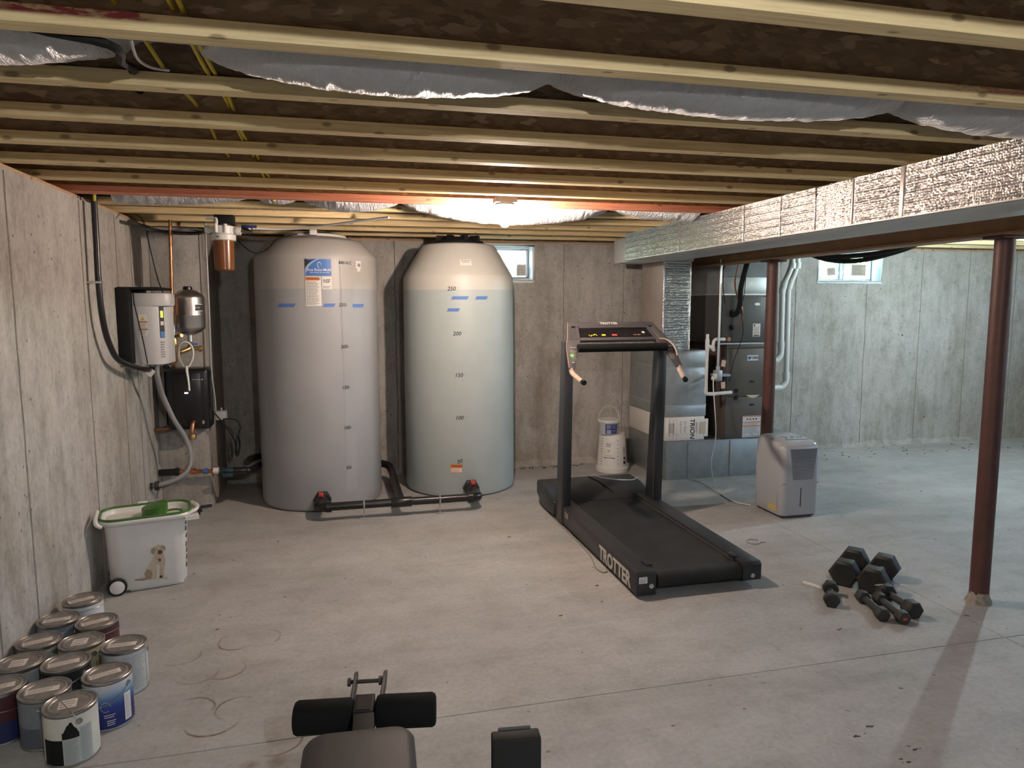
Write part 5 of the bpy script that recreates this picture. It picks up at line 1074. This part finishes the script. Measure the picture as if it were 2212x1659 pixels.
    if nm == 'fw':
        dk = patch('dark_wrapper_patch', f, -.100, -.030, .010, .100, M_BLACKM, t_, .0010, n=10); wp = patch('text_panel', f, -.028, .018, .010, .100, mat('green_white_paper', (.42, .46, .44), .5), t_, .0014, n=6); lines('panel_print', f, -.024, .014, .015, .095, 14, M_INKG, wp, .002, .25)
        wp = patch('text_panel', f, .021, .062, .010, .135, mat('green_white_paper', (.42, .46, .44), .5), t_, .0014, n=6); lines('panel_print', f, .025, .058, .015, .130, 18, M_INKG, wp, .002, .25)
        g = G(); q = random.Random(4); n = 15; g.add([f(-.030+.050*i/n, .102, .0018) for i in range(n+1)]+[f(.020-.050*i/n, .115+.035*math.sin(math.pi*i/n)+.012*q.random(), .0018) for i in range(n+1)], [tuple(range(2*n+2))]); obj('paint_drips', g, M_BLACKM, t_, fixn=False, smooth=0)
    if nm == 'gd': wp = patch('text_panel', f, -.022, .012, .018, .125, mat('dull_panel', (.26, .25, .24), .5), t_, .0014, n=5); lines('panel_print', f, -.018, .009, .05, .11, 6, M_INKG, wp, .002, .3)
    if nm == 'yg': patch('gold_oval', f, .045, .075, .06, .12, mat('gold_print', (.28, .20, .06), .4), t_, .0013, n=4)
    if nm in ('pw',): patch('blue_corner', f, .03, .085, .03, .12, M_NAVY, t_, .0012, n=6)

# ------------------------------------------------------------------ WALL GEAR: drive box, tank, filters
vf = thing('pump_controller', 'grey pump drive box on a dark backing, mounted on the left wall', 'controller', (-1.2, 5.0, 1.16))
VX, VY0, VY1, VZ0, VZ1 = -1.115, 4.90, 5.16, 1.185, 1.640
obj('backing_case', G().box(XL+.002, XL+.075, 4.82, 5.26, 1.20, 1.672), M_BLACKM, vf, bevel=.006)
obj('top_bracket', G().box(XL+.002, -1.09, 4.86, 5.24, 1.660, 1.676), M_BLACKM, vf, bevel=.003)
prof = [(-1.262, VY0), (-1.150, VY0), (-1.110, VY0+.012), (-1.085, VY0+.045), (-1.075, VY0+.09), (-1.075, VY1), (-1.262, VY1)]
obj('drive_body', G().prism(prof, lambda p, q, t: Vector((p, q, t)), VZ0, VZ1-.02), M_GREY2, vf, bevel=.004)
obj('drive_cap', G().prism([(-1.264, VY0-.004), (-1.150, VY0-.006), (-1.085, VY0+.0), (-1.045, VY0+.03), (-1.040, VY0+.08), (-1.060, VY1), (-1.264, VY1)], lambda p, q, t: Vector((p, q, t)), VZ1-.085, VZ1), M_GREY2, vf, bevel=.012)
def vq(x, y): p = ony(x, y, VY0); return on_y(p.x, VY0, p.z)
f = vq(309, 702); lb = patch('warning_label', f, -.026, .026, -.066, .066, M_PAPER, vf, .0015); g = G(); g.add([f(-.014, .028, .002), f(.014, .028, .002), f(0, .054, .002)], [(0, 1, 2)]); obj('hazard_triangle', g, mat('hazard_yellow', (.62, .42, .05), .5), lb, fixn=False, smooth=0)
for v in (.020, -.028): patch('orange_rule', f, -.026, .026, v-.004, v+.004, mat('brick_print', (.45, .14, .06), .5), lb, .002)
lines('fine_print', f, -.024, .024, -.022, .014, 5, M_INKG, lb, .002, .4); lines('fine_print', f, -.024, .020, -.062, -.034, 4, M_INKG, lb, .002, .4)
ff = lambda u, v, w_=0: Vector((-1.0975+u*.70+w_*.6, VY0+.027+u*.74-w_*.6, 1.455+v))
dpv = patch('display_panel', ff, -.016, .016, -.100, .100, M_INK, vf, .004); patch('lit_display', ff, -.010, .010, .028, .072, mat('lcd_green', (.55, .62, .10), .4, emit=.5), dpv, .006); patch('blue_badge', ff, -.014, .014, -.097, -.060, M_BLUEP, dpv, .006); patch('keypad', ff, -.011, .011, -.02, .005, M_GREY2, dpv, .006)
f3 = lambda u, v, w_=0: Vector((-1.0975+u*.70+w_*.6, VY0+.027+u*.74-w_*.6, 1.28+v)); lines('side_print', f3, -.018, .014, -.055, .055, 7, M_INKG, vf, .004, .5)
Y = 5.1
wire('black_conduit', [tuple(v) for v in (onx(203, 415, -1.27), onx(203, 432, -1.275), onx(208, 520, -1.275), onx(213, 610, -1.275), onx(222, 690, -1.272), onx(237, 745, -1.268), onx(262, 782, -1.25), Vector((-1.20, 4.96, 1.148)), Vector((-1.185, 5.0, 1.16)))], .0165, M_BLACKPVC, 'black corrugated conduit curving down the left wall to the pump controller', 'conduit', n=12)
p = onx(211, 610, -1.28); top('conduit_clip', G().box(XL+.0005, -1.255, p.y-.025, p.y+.025, p.z-.006, p.z+.006), M_ALU, 'small metal clip holding the black conduit to the left wall', 'clip', bevel=.002)
wire('yellow_cable', [tuple(onx(203, 412, -1.26)+Vector((0, 0, .09))), tuple(onx(203, 412, -1.26)), tuple(onx(204, 434, -1.26))], .007, M_YEL, 'yellow cable entering the top of the black conduit on the left wall', 'cable', 'yellow cables through the joists')
gp = [(-1.165, 5.03, 1.185), (-1.170, 5.05, 1.10), tuple(ony(350, 850, 5.2)), tuple(ony(375, 905, 5.3)), tuple(ony(400, 945, 5.4)), tuple(ony(412, 985, 5.42)), tuple(ony(407, 1013, 5.40)), tuple(ony(385, 1033, 5.38)), tuple(ony(348, 1046, 5.36)), tuple(ony(330, 1050, 5.36))]
gc = thing('grey_conduit', 'grey braided flexible conduit looping from the controller to the wall spigot', 'conduit', tuple(ony(400, 1000, 5.4)))
obj('hose', G().tube(gp, .0165, 14), mat('grey_conduit_skin', (.33, .33, .33), .5, .2, bump=.3, bs=160), gc)
q = Vector(gp[-1]); obj('end_fitting', G().cyl(q, (XL+.003, q.y, q.z), .024, n=12).cyl((XL+.06, q.y, q.z), (XL+.03, q.y, q.z), .034, n=6), M_IRON, gc)
g = G(); g.tube([(-1.25, 5.05, JZ-.005), tuple(ony(310, 480, 4.85)), tuple(ony(325, 540, 4.9)), tuple(ony(340, 600, 4.95)), tuple(ony(352, 632, 5.18))], .0035, 6); g.tube([tuple(ony(288, 622, 4.90)), tuple(ony(289, 650, 4.885)), tuple(ony(298, 690, 4.885)), tuple(ony(310, 740, 4.885)), tuple(ony(319, 786, 4.885))], .0035, 6)
top('sensor_cable', g, M_BLACKM, 'thin black cable from the ceiling over the front of the pump controller', 'cable')
wire('black_loop_cable', [(-1.13, 5.10, 1.19), (-1.10, 5.12, 1.14), tuple(ony(356, 800, 5.2)), tuple(ony(368, 780, 5.2)), tuple(ony(362, 760, 5.2)), (-1.10, 5.165, 1.25)], .008, M_BLACKPVC, 'thick black cable looping out of the bottom of the pump controller', 'cable')
top('cable_tag', G().box(-.030, .030, -.001, .001, -.024, .024, Matrix.Translation(ony(322, 803, 4.97)) @ Matrix.Rotation(R(38), 4, 'Y')), M_PAPER, 'white paper tag hanging under the pump controller', 'tag')
# pressure tank
c = ony(408, 680, 5.45); px_, py_ = c.x, 5.45
pt = thing('pressure_tank', 'small stainless steel pressure tank in front of the corner wall', 'tank', (px_, py_, 1.35))
obj('shell', G().lathe([(.001, 1.350), (.03, 1.352), (.078, 1.372), (.104, 1.398), (.1075, 1.41), (.1075, 1.487), (.109, 1.490), (.109, 1.494), (.1075, 1.497), (.1075, 1.612), (.100, 1.632), (.060, 1.662), (.034, 1.672), (.001, 1.674)], (px_, py_, 0), 56), M_STAIN, pt)
obj('air_cap', G().lathe([(.032, 1.670), (.030, 1.690), (.024, 1.695), (.001, 1.695)], (px_, py_, 0), 20), M_BLACKPVC, pt)
f = on_cyl(px_, py_, .1075, .75, 1.545); lb = patch('brand_label', f, -.020, .045, -.024, .024, M_PAPER, pt, .001, n=6); patch('black_field', f, -.017, .045, -.020, .020, M_INK, lb, .0018, n=6); text('FLEX', f, .018, M_PAPER, lb, .0028)
obj('neck', G().cyl((px_, py_, 1.30), (px_, py_, 1.352), .017, n=16), M_ALU, pt)
# copper riser and brass group
cr = thing('copper_riser', 'copper pipe dropping from the ceiling to the brass valves by the steel tank', 'pipe', (-1.115, 5.40, 1.2))
a = ony(367, 470, 5.36); b = ony(373, 705, 5.36)
obj('riser', G().cyl((a.x, 5.36, 2.145), (b.x+.0, 5.36, 1.42), .0115, n=18), M_COPPER, cr)
obj('union', G().cyl((b.x, 5.36, 1.425), (b.x, 5.36, 1.395), .020, n=8).cyl((b.x, 5.36, 1.40), (b.x, 5.36, 1.30), .018, n=18), M_ALU, cr)
z1 = ony(378, 742, 5.36).z
obj('brass_tee', G().cyl((b.x+.003, 5.36, 1.33), (b.x+.003, 5.36, 1.235), .022, n=18).cyl((b.x, 5.36, 1.29), (b.x, 5.36, 1.27), .028, n=8).tube([(b.x, 5.36, 1.25), (b.x+.03, 5.38, 1.235), (px_, 5.42, 1.26), (px_, 5.45, 1.30)], .017, 12).cyl((px_-.01, 5.43, 1.262), (px_+.085, 5.43, 1.252), .015, n=14).cyl((px_+.06, 5.43, 1.255), (px_+.075, 5.43, 1.253), .024, n=8).cyl((b.x+.01, 5.355, 1.345), (b.x+.05, 5.345, 1.350), .012, n=12), M_BRASS, cr, bevel=.001)
obj('gauge', G().cyl((b.x+.045, 5.35, 1.350), (b.x+.060, 5.335, 1.352), .013, n=16), M_BRASS, cr)
for q in ((b.x+.085, 5.345, 1.372), (px_+.035, 5.41, 1.287)): obj('blue_lever', G().box(q[0]-.022, q[0]+.022, q[1]-.006, q[1]+.006, q[2]-.006, q[2]+.006), M_BLUEP if q[2] < 1.3 else M_NAVY, cr, bevel=.003)
obj('drop_pipe', G().tube([(b.x+.003, 5.36, 1.24), (b.x+.003, 5.38, 1.18), (b.x-.03, 5.42, 1.14), (b.x-.04, 5.52, 1.12)], .013, 12), M_COPPER, cr)
# hoop-headed wrench hanging from the valves
hw_ = thing('filter_wrench', 'white plastic filter wrench with a big oval loop hanging from the brass valves', 'wrench', tuple(ony(402, 780, 5.30)))
HY = 5.315
loop = [ony(x, y, HY) for x, y in ((401, 793), (394, 787), (387, 773), (386, 757), (391, 744), (399, 739), (409, 742), (416, 753), (417, 768), (413, 782), (407, 792))]
obj('loop', G().tube(loop, .0075, 10, 4), M_WHITE, hw_)
obj('loop_liner', G().tube([HY_*.94+(sum(loop, Vector())/len(loop))*.06+Vector((0, -.004, 0)) for HY_ in loop], .0035, 6, 4), M_INKG, hw_)
hp = [ony(x, y, HY) for x, y in ((403, 790), (404, 803), (407, 822), (409, 844))]
obj('handle', G().tube(hp, lambda t: .021-.007*min(1, t*1.5), 10, 5, flat=.5), M_WHITE, hw_)
p = ony(405, 849, 5.40); 
# black filter/softener unit
bb = thing('treatment_unit', 'black moulded water treatment unit mounted under the steel tank', 'appliance', (-1.09, 5.58, .64))
UX0, UX1, UY0, UY1, UZ0, UZ1 = -1.225, -.935, 5.50, 5.695, .655, 1.105
obj('housing', G().box(UX0, UX1, UY0, UY1, UZ0, UZ1), M_BLACKPVC, bb, bevel=.028, seg=4)
obj('front_panel', G().box(UX0+.05, UX1-.05, UY0-.006, UY0+.01, UZ0+.03, UZ1-.03), M_BLACKPVC, bb, bevel=.006)
obj('back_plate', G().box(UX0-.035, UX0+.03, UY1-.06, UY1+.003, UZ0+.02, UZ1+.02), M_BLACKM, bb, bevel=.004)
p = ony(402, 849, UY0-.008); obj('status_light', G().box(p.x-.010, p.x+.012, UY0-.012, UY0-.005, p.z-.004, p.z+.004), mat('status_led', (.65, .7, 1.0), .3, emit=9), bb)
p = ony(424, 820, UY0-.008); lines('small_print', lambda u, v, w_=0: Vector((p.x+u, UY0-.006-w_, p.z+v)), -.030, .028, -.004, .004, 1, M_GREY, bb, .001)
obj('status_dot', G().cyl((p.x+.038, UY0-.006, p.z), (p.x+.038, UY0-.009, p.z), .006, n=12), M_GREY, bb)
for x in (423, 438): p = ony(x, 912, UY0-.004); patch('port_label', on_y(p.x, UY0-.004, p.z), -.012, .012, -.012, .012, mat('tag_beige', (.50, .46, .36), .5), bb, .001)
g = thing('copper_drain', 'tarnished copper elbows under the black treatment unit', 'pipe', (-1.15, 5.5, .6))
obj('side_run', G().tube([(XL+.002, 5.56, .655), (-1.24, 5.555, .662), (-1.20, 5.55, .668), (-1.165, 5.54, .685), (-1.15, 5.53, .70)], .017, 14).cyl((-1.262, 5.556, .659), (-1.235, 5.555, .662), .022, n=14), mat('old_copper', (.30, .18, .11), .45, .8, var=.4, vs=20), g)
q = ony(415, 905, 5.47); obj('down_elbow', G().tube([(q.x+.005, 5.50, .715), (q.x, 5.475, .700), (q.x-.002, 5.465, .66), (q.x-.002, 5.465, .615)], .016, 14), M_COPPER, g)
obj('cap', G().cyl((q.x-.002, 5.465, .628), (q.x-.002, 5.465, .590), .024, n=16), M_BRASS, g, bevel=.004)
# thin conduit on the corner wall, outlet, coiled cable
wire('thin_conduit', [tuple(ony(x, y, 5.66)) for x, y in ((444, 478), (446, 540), (449, 600), (453, 700), (456, 790), (459, 822), (464, 860), (466, 888))], .0075, M_ALU, 'thin galvanised conduit running down the corner wall edge', 'conduit', n=10)
ob = thing('wall_outlet', 'grey outlet box at the lower end of the thin conduit', 'outlet', tuple(ony(474, 905, 5.66)))
p = ony(472, 897, 5.64); obj('box', G().box(p.x-.020, p.x+.055, 5.62, 5.695, p.z-.035, p.z+.03), M_GREY, ob, bevel=.004); obj('box_screw', G().cyl((p.x+.02, 5.66, p.z+.03), (p.x+.02, 5.66, p.z+.055), .006, n=8), M_ALU, ob)
wire('black_cable', [tuple(ony(453, 882, 5.62)), tuple(ony(470, 900, 5.60)), tuple(ony(490, 925, 5.60)), tuple(ony(508, 955, 5.60)), tuple(ony(509, 980, 5.60)), tuple(ony(514, 984, 5.60)), tuple(ony(519, 960, 5.60)), tuple(ony(514, 940, 5.59)), tuple(ony(511, 955, 5.58)), tuple(ony(512, 980, 5.585)), tuple(ony(517, 965, 5.60)), tuple(ony(515, 940, 5.61)), tuple(ony(519, 922, 5.61)), tuple(ony(512, 909, 5.61)), tuple(ony(498, 905, 5.61)), tuple(ony(482, 905, 5.62))], .0048, M_BLACKM, 'black power cable bundled in a hanging coil beside the wall outlet', 'cable')
# low horizontal pipe run
hr = thing('inlet_pipe_run', 'low copper and black pipe run along the corner wall to the left tank', 'pipe', (-.95, 5.6, .30))
Y = 5.62; K = lambda x, y=1019: ony(x, y, Y)
obj('black_sleeve', G().cyl((XL+.003, Y, .322), (K(383).x, Y, .322), .026, n=18).cyl((K(378).x, Y, .322), (K(388).x, Y, .322), .031, n=8), M_BLACKPVC, hr)
obj('copper_pipe', G().cyl((K(383).x, Y, .322), (K(486).x, Y, .312), .014, n=16).cyl((K(413).x, Y, .319), (K(424).x, Y, .318), .024, n=12).tube([(K(413).x, Y-.0, .32), (K(413).x, Y-.03, .35), (K(411).x, 5.50, .38)], .013, 10), M_COPPER, hr)
obj('blue_band', G().cyl((K(440).x, Y, .317), (K(449).x, Y, .316), .022, n=14), M_BLUEP, hr); obj('white_band', G().cyl((K(461).x, Y, .316), (K(473).x, Y, .315), .024, n=14), M_PAPER, hr)
obj('valve', G().cyl((K(476).x, Y, .314), (K(506).x, Y, .310), .024, n=10).box(K(482).x, K(505).x, Y-.05, Y-.01, .27, .30).cyl((K(492).x, Y, .31), (K(492).x, Y-.045, .285), .012, n=10), mat('dark_teal_valve', (.03, .06, .09), .4, .4), hr, bevel=.003)
obj('black_pipe', G().tube([(K(504).x, Y, .310), (K(530).x, Y+.01, .305), (-.69, 5.66, .30), (-.60, 5.95, .30)], .025, 16), M_BLACKPVC, hr)

# whole-house filter under the joists
FY_ = 5.03; c = ony(484, 540, FY_)
fh = thing('water_filter', 'white-headed water filter with an amber sump hung from the joists', 'filter', (c.x, FY_, 1.78))
cx = c.x
obj('amber_sump', G().lathe([(.001, 1.785), (.050, 1.786), (.060, 1.795), (.0655, 1.985), (.001, 1.985)], (cx, FY_, 0), 36), M_AMBER, fh)
obj('collar', G().lathe([(.072, 1.982), (.078, 1.986), (.078, 2.018), (.070, 2.026), (.001, 2.026)], (cx, FY_, 0), 36), M_WHITE, fh)
obj('filter_head', G().lathe([(.066, 2.024), (.066, 2.075), (.045, 2.085), (.001, 2.086)], (cx, FY_, 0), 28).cyl((cx-.098, FY_, 2.052), (cx+.098, FY_, 2.048), .021, n=18).cyl((cx-.110, FY_, 2.052), (cx-.080, FY_, 2.052), .028, n=18).cyl((cx+.080, FY_, 2.048), (cx+.110, FY_, 2.048), .028, n=18), M_WHITE, fh)
for dx_ in (-.035, .022): obj('head_rib', G().cyl((cx+dx_, FY_-.062, 2.030), (cx+dx_, FY_-.062, 2.086), .012, n=14), M_WHITE, fh)
obj('bypass_tube', G().tube([(cx-.10, FY_, 2.128), (cx-.045, FY_-.02, 2.126), (cx-.035, FY_-.03, 2.11), (cx-.035, FY_-.04, 2.085)], .011, 10), M_WHITE, fh)
obj('mount_bracket', G().box(cx-.05, cx+.07, FY_-.03, FY_+.06, 2.085, 2.149), M_BLACKM, fh, bevel=.003)
f = on_cyl(cx, FY_, .078, -.35, 2.003); patch('collar_mark', f, -.012, .012, -.005, .005, M_INKG, fh, .001)
hs = [tuple(onz(545, 493, 2.10)), tuple(onz(600, 495, 2.10)), tuple(onz(660, 492, 2.105)), tuple(onz(720, 485, 2.115)), tuple(onz(780, 477, 2.125)), tuple(onz(840, 470, 2.132))]
hz = thing('white_hose', 'white plastic water line with a blue valve under the joists, right of the filter', 'hose', hs[0])
obj('tubing', G().tube(hs, .0085, 8), M_WHITE, hz); q = Vector(hs[0]); obj('blue_valve', G().box(q.x-.07, q.x+.03, q.y-.015, q.y+.015, q.z-.0, q.z+.02), M_NAVY, hz, bevel=.004); obj('valve_stem', G().cyl((q.x-.02, q.y, q.z), (q.x-.02, q.y, q.z-.02), .01, n=10), M_WHITE, hz)
obj('feed_tube', G().tube([(cx+.108, FY_, 2.048), (cx+.16, 5.2, 2.06), (q.x-.08, q.y, q.z+.005)], .009, 8), M_IRON, hz)
wire('tank_cable', [(-1.0, 5.6, 2.10), (-.75, 5.62, 2.06), tuple(ony(545, 545, 5.5)), tuple(oncyl and Vector((-.50, 5.60, 1.975))), (-.42, 5.60, 2.055), (-.28, 5.62, 2.092)], .004, M_BLACKM, 'thin black cable looping over the shoulder of the left tank', 'cable')
wire('wall_top_pipe', [(-1.27, 5.0, 2.09), (-1.27, 5.4, 2.10), (-1.2, 5.64, 2.09), (-1.0, 5.66, 2.085), (-.9, 5.5, 2.09), (cx-.11, FY_, 2.052)], .012, M_IRON, 'dark pipe along the top of the corner wall to the water filter', 'pipe', n=10)

# ------------------------------------------------------------------ WEIGHT BENCH (foreground)
wbn = thing('weight_bench', 'dark weight bench seen from above, grey pad and two black foam rollers', 'bench', (.03, 1.5, 0))
Mw = Matrix.Translation((.035, 1.80, 0)) @ Matrix.Rotation(R(-3), 4, 'Z')
rings = []
for z, i_ in ((.395, .012), (.402, 0), (.430, -.002), (.444, .006), (.450, .022)):
    rings.append([Mw @ Vector((x, y, z)) for x, y in rr2(-.150+i_, .128-i_, -1.05+i_, -i_, .05)])
obj('seat_pad', G().loft(rings), M_PAD, wbn, smooth=50)
obj('frame_tube', G().box(-.035, .025, -.95, .16, .335, .393, Mw).box(-.03, .02, -.14, -.08, .03, .335, Mw).box(-.25, .24, -.14, -.08, .0005, .05, Mw).box(-.03, .02, -.95, -.90, .03, .335, Mw).box(-.25, .24, -.95, -.90, .0005, .05, Mw), M_BLACKM, wbn, bevel=.004)
E1_ = lambda x, y: onz(x, y, .36)
ra, rb, rc_, rd = E1_(635, 1545), E1_(765, 1537), E1_(812, 1531), E1_(942, 1525)
for (p, q) in ((ra, rb), (rc_, rd)):
    p = Vector((p.x, p.y, .350)); q = Vector((q.x, q.y, .350)); d = (q-p).normalized(); n_ = 28
    prof_ = [(0, .040), (.006, .047), (.016, .0495), (1, .0495)]
    L_ = (q-p).length; x_, y_ = G().frame(d); rings = [[p+d*t+(x_*math.cos(2*math.pi*k/n_)+y_*math.sin(2*math.pi*k/n_))*r_ for k in range(n_)] for t, r_ in ((0, .036), (.003, .044), (.012, .049), (L_-.012, .049), (L_-.003, .044), (L_, .036))]
    obj('foam_roller', G().loft(rings), M_RUBBER, wbn, smooth=40)
mid0 = Vector(((rb.x+rc_.x)/2, (rb.y+rc_.y)/2, .350)); ax = (rd-ra).normalized(); ax.z = 0
obj('roller_axle', G().cyl(Vector((ra.x, ra.y, .350))+ax*.02, Vector((rd.x, rd.y, .350))-ax*.02, .012, n=12), M_TREADG, wbn)
by_ = Vector((-ax.y, ax.x, 0))
obj('pivot_socket', G().box(-.030, .028, -.06, .035, .30, .392, Matrix.Translation(mid0*1.0+Vector((0, 0, -.350))) @ Matrix.Rotation(math.atan2(ax.y, ax.x), 4, 'Z')), M_BLACKM, wbn, bevel=.003)
obj('socket_mouth', G().box(-.020, .020, -.052, .026, .3922, .3935, Matrix.Translation(mid0+Vector((0, 0, -.350))) @ Matrix.Rotation(math.atan2(ax.y, ax.x), 4, 'Z')), M_BLACKM, wbn)
for s_, x_ in ((-1, -.042), (1, .044)):
    a = mid0+ax*x_+by_*-.03; b = mid0+ax*(x_+.004*s_)+by_*.215
    a.z = .360; b.z = .360
    n_ = (b-a).normalized(); g = G(); L_ = (b-a).length
    g.prism([(0, -.022), (L_*.85, -.022), (L_, -.008), (L_, .008), (L_*.85, .022), (0, .022)], lambda p_, q_, t: a+n_*p_+Vector((0, 0, q_))+ax*t, -.0045, .0045)
    obj('side_plate', g, M_IRON, wbn, bevel=.001)
bp = mid0+by_*.165; bp.z = .360
obj('bolt', G().cyl(bp-ax*.062, bp+ax*.052, .0065, n=12).cyl(bp-ax*.070, bp-ax*.060, .013, n=6).cyl(bp+ax*.028, bp+ax*.040, .014, n=6), M_IRON, wbn)
Mp = Matrix.Translation((.286, 1.130, 0)) @ Matrix.Rotation(R(-6), 4, 'Z')
ps = thing('bench_post', 'black square upright post cut off by the bottom edge, right of the bench', 'post', (.300, 1.125, 0))
obj('post', G().box(-.046, .040, -.016, .016, .03, .808, Mp), M_BLACKM, ps, bevel=.004)
obj('cap_lip', G().box(-.033, .026, .016, .020, .793, .811, Mp), M_TREADG, ps, bevel=.002)
obj('post_foot', G().box(-.06, .06, -.20, .20, .0005, .04, Mp), M_BLACKM, ps, bevel=.004)

# ------------------------------------------------------------------ small floor litter
q = random.Random(21); g = G()
for (x, y) in ((1632, 1463), (1950, 1487), (1450, 1245), (1300, 1300), (1990, 1061), (1900, 1045), (1770, 1050), (1815, 1360), (420, 1240), (470, 1360), (300, 1567), (1290, 1265), (1180, 1120), (2085, 1330), (2030, 1290), (1700, 1195), (1850, 1210), (1210, 1330), (600, 1170), (1100, 1160), (745, 1250), (1868, 1585), (1852, 1590), (1880, 1570), (1960, 1612), (1977, 1618), (1945, 1640), (1960, 1648)):
    p = onz(x, y, 0); s_ = .003+.005*q.random(); a = q.random()*3
    for k in range(4):
        rr = s_*(.4+.6*q.random()); o_ = Vector((q.gauss(0, s_), q.gauss(0, s_*.5), 0)); n5 = [p+o_+Vector((rr*math.cos(b+a)*(1+.8*q.random()), rr*.6*math.sin(b+a)*(1+.5*q.random()), .0004)) for b in (0, 1.2, 2.5, 3.8, 5.1)]
        g.add(n5+[p+o_+Vector((0, 0, rr*.5+.0006))], [(j, (j+1) % 5, 5) for j in range(5)])
for i in range(60):
    x = 1.3+q.random()*1.0; y = 6.36+q.random()*.08; s_ = .003+.005*q.random(); g.box(-s_*1.6, s_*1.6, -s_, s_, .0003, .0003+s_*.6, Matrix.Translation((x, y, 0)) @ Matrix.Rotation(q.random()*3, 4, 'Z'))
for i in range(50):
    x = 4.3+q.random()*3.0; y = 6.0+q.random()*.42; s_ = .003+.005*q.random(); g.box(-s_*1.6, s_*1.6, -s_, s_, .0003, .0003+s_*.6, Matrix.Translation((x, y, 0)) @ Matrix.Rotation(q.random()*3, 4, 'Z'))
top('floor_litter', g, M_D3, 'scattered dark crumbs and leaf bits on the concrete floor', 'litter', kind='stuff')
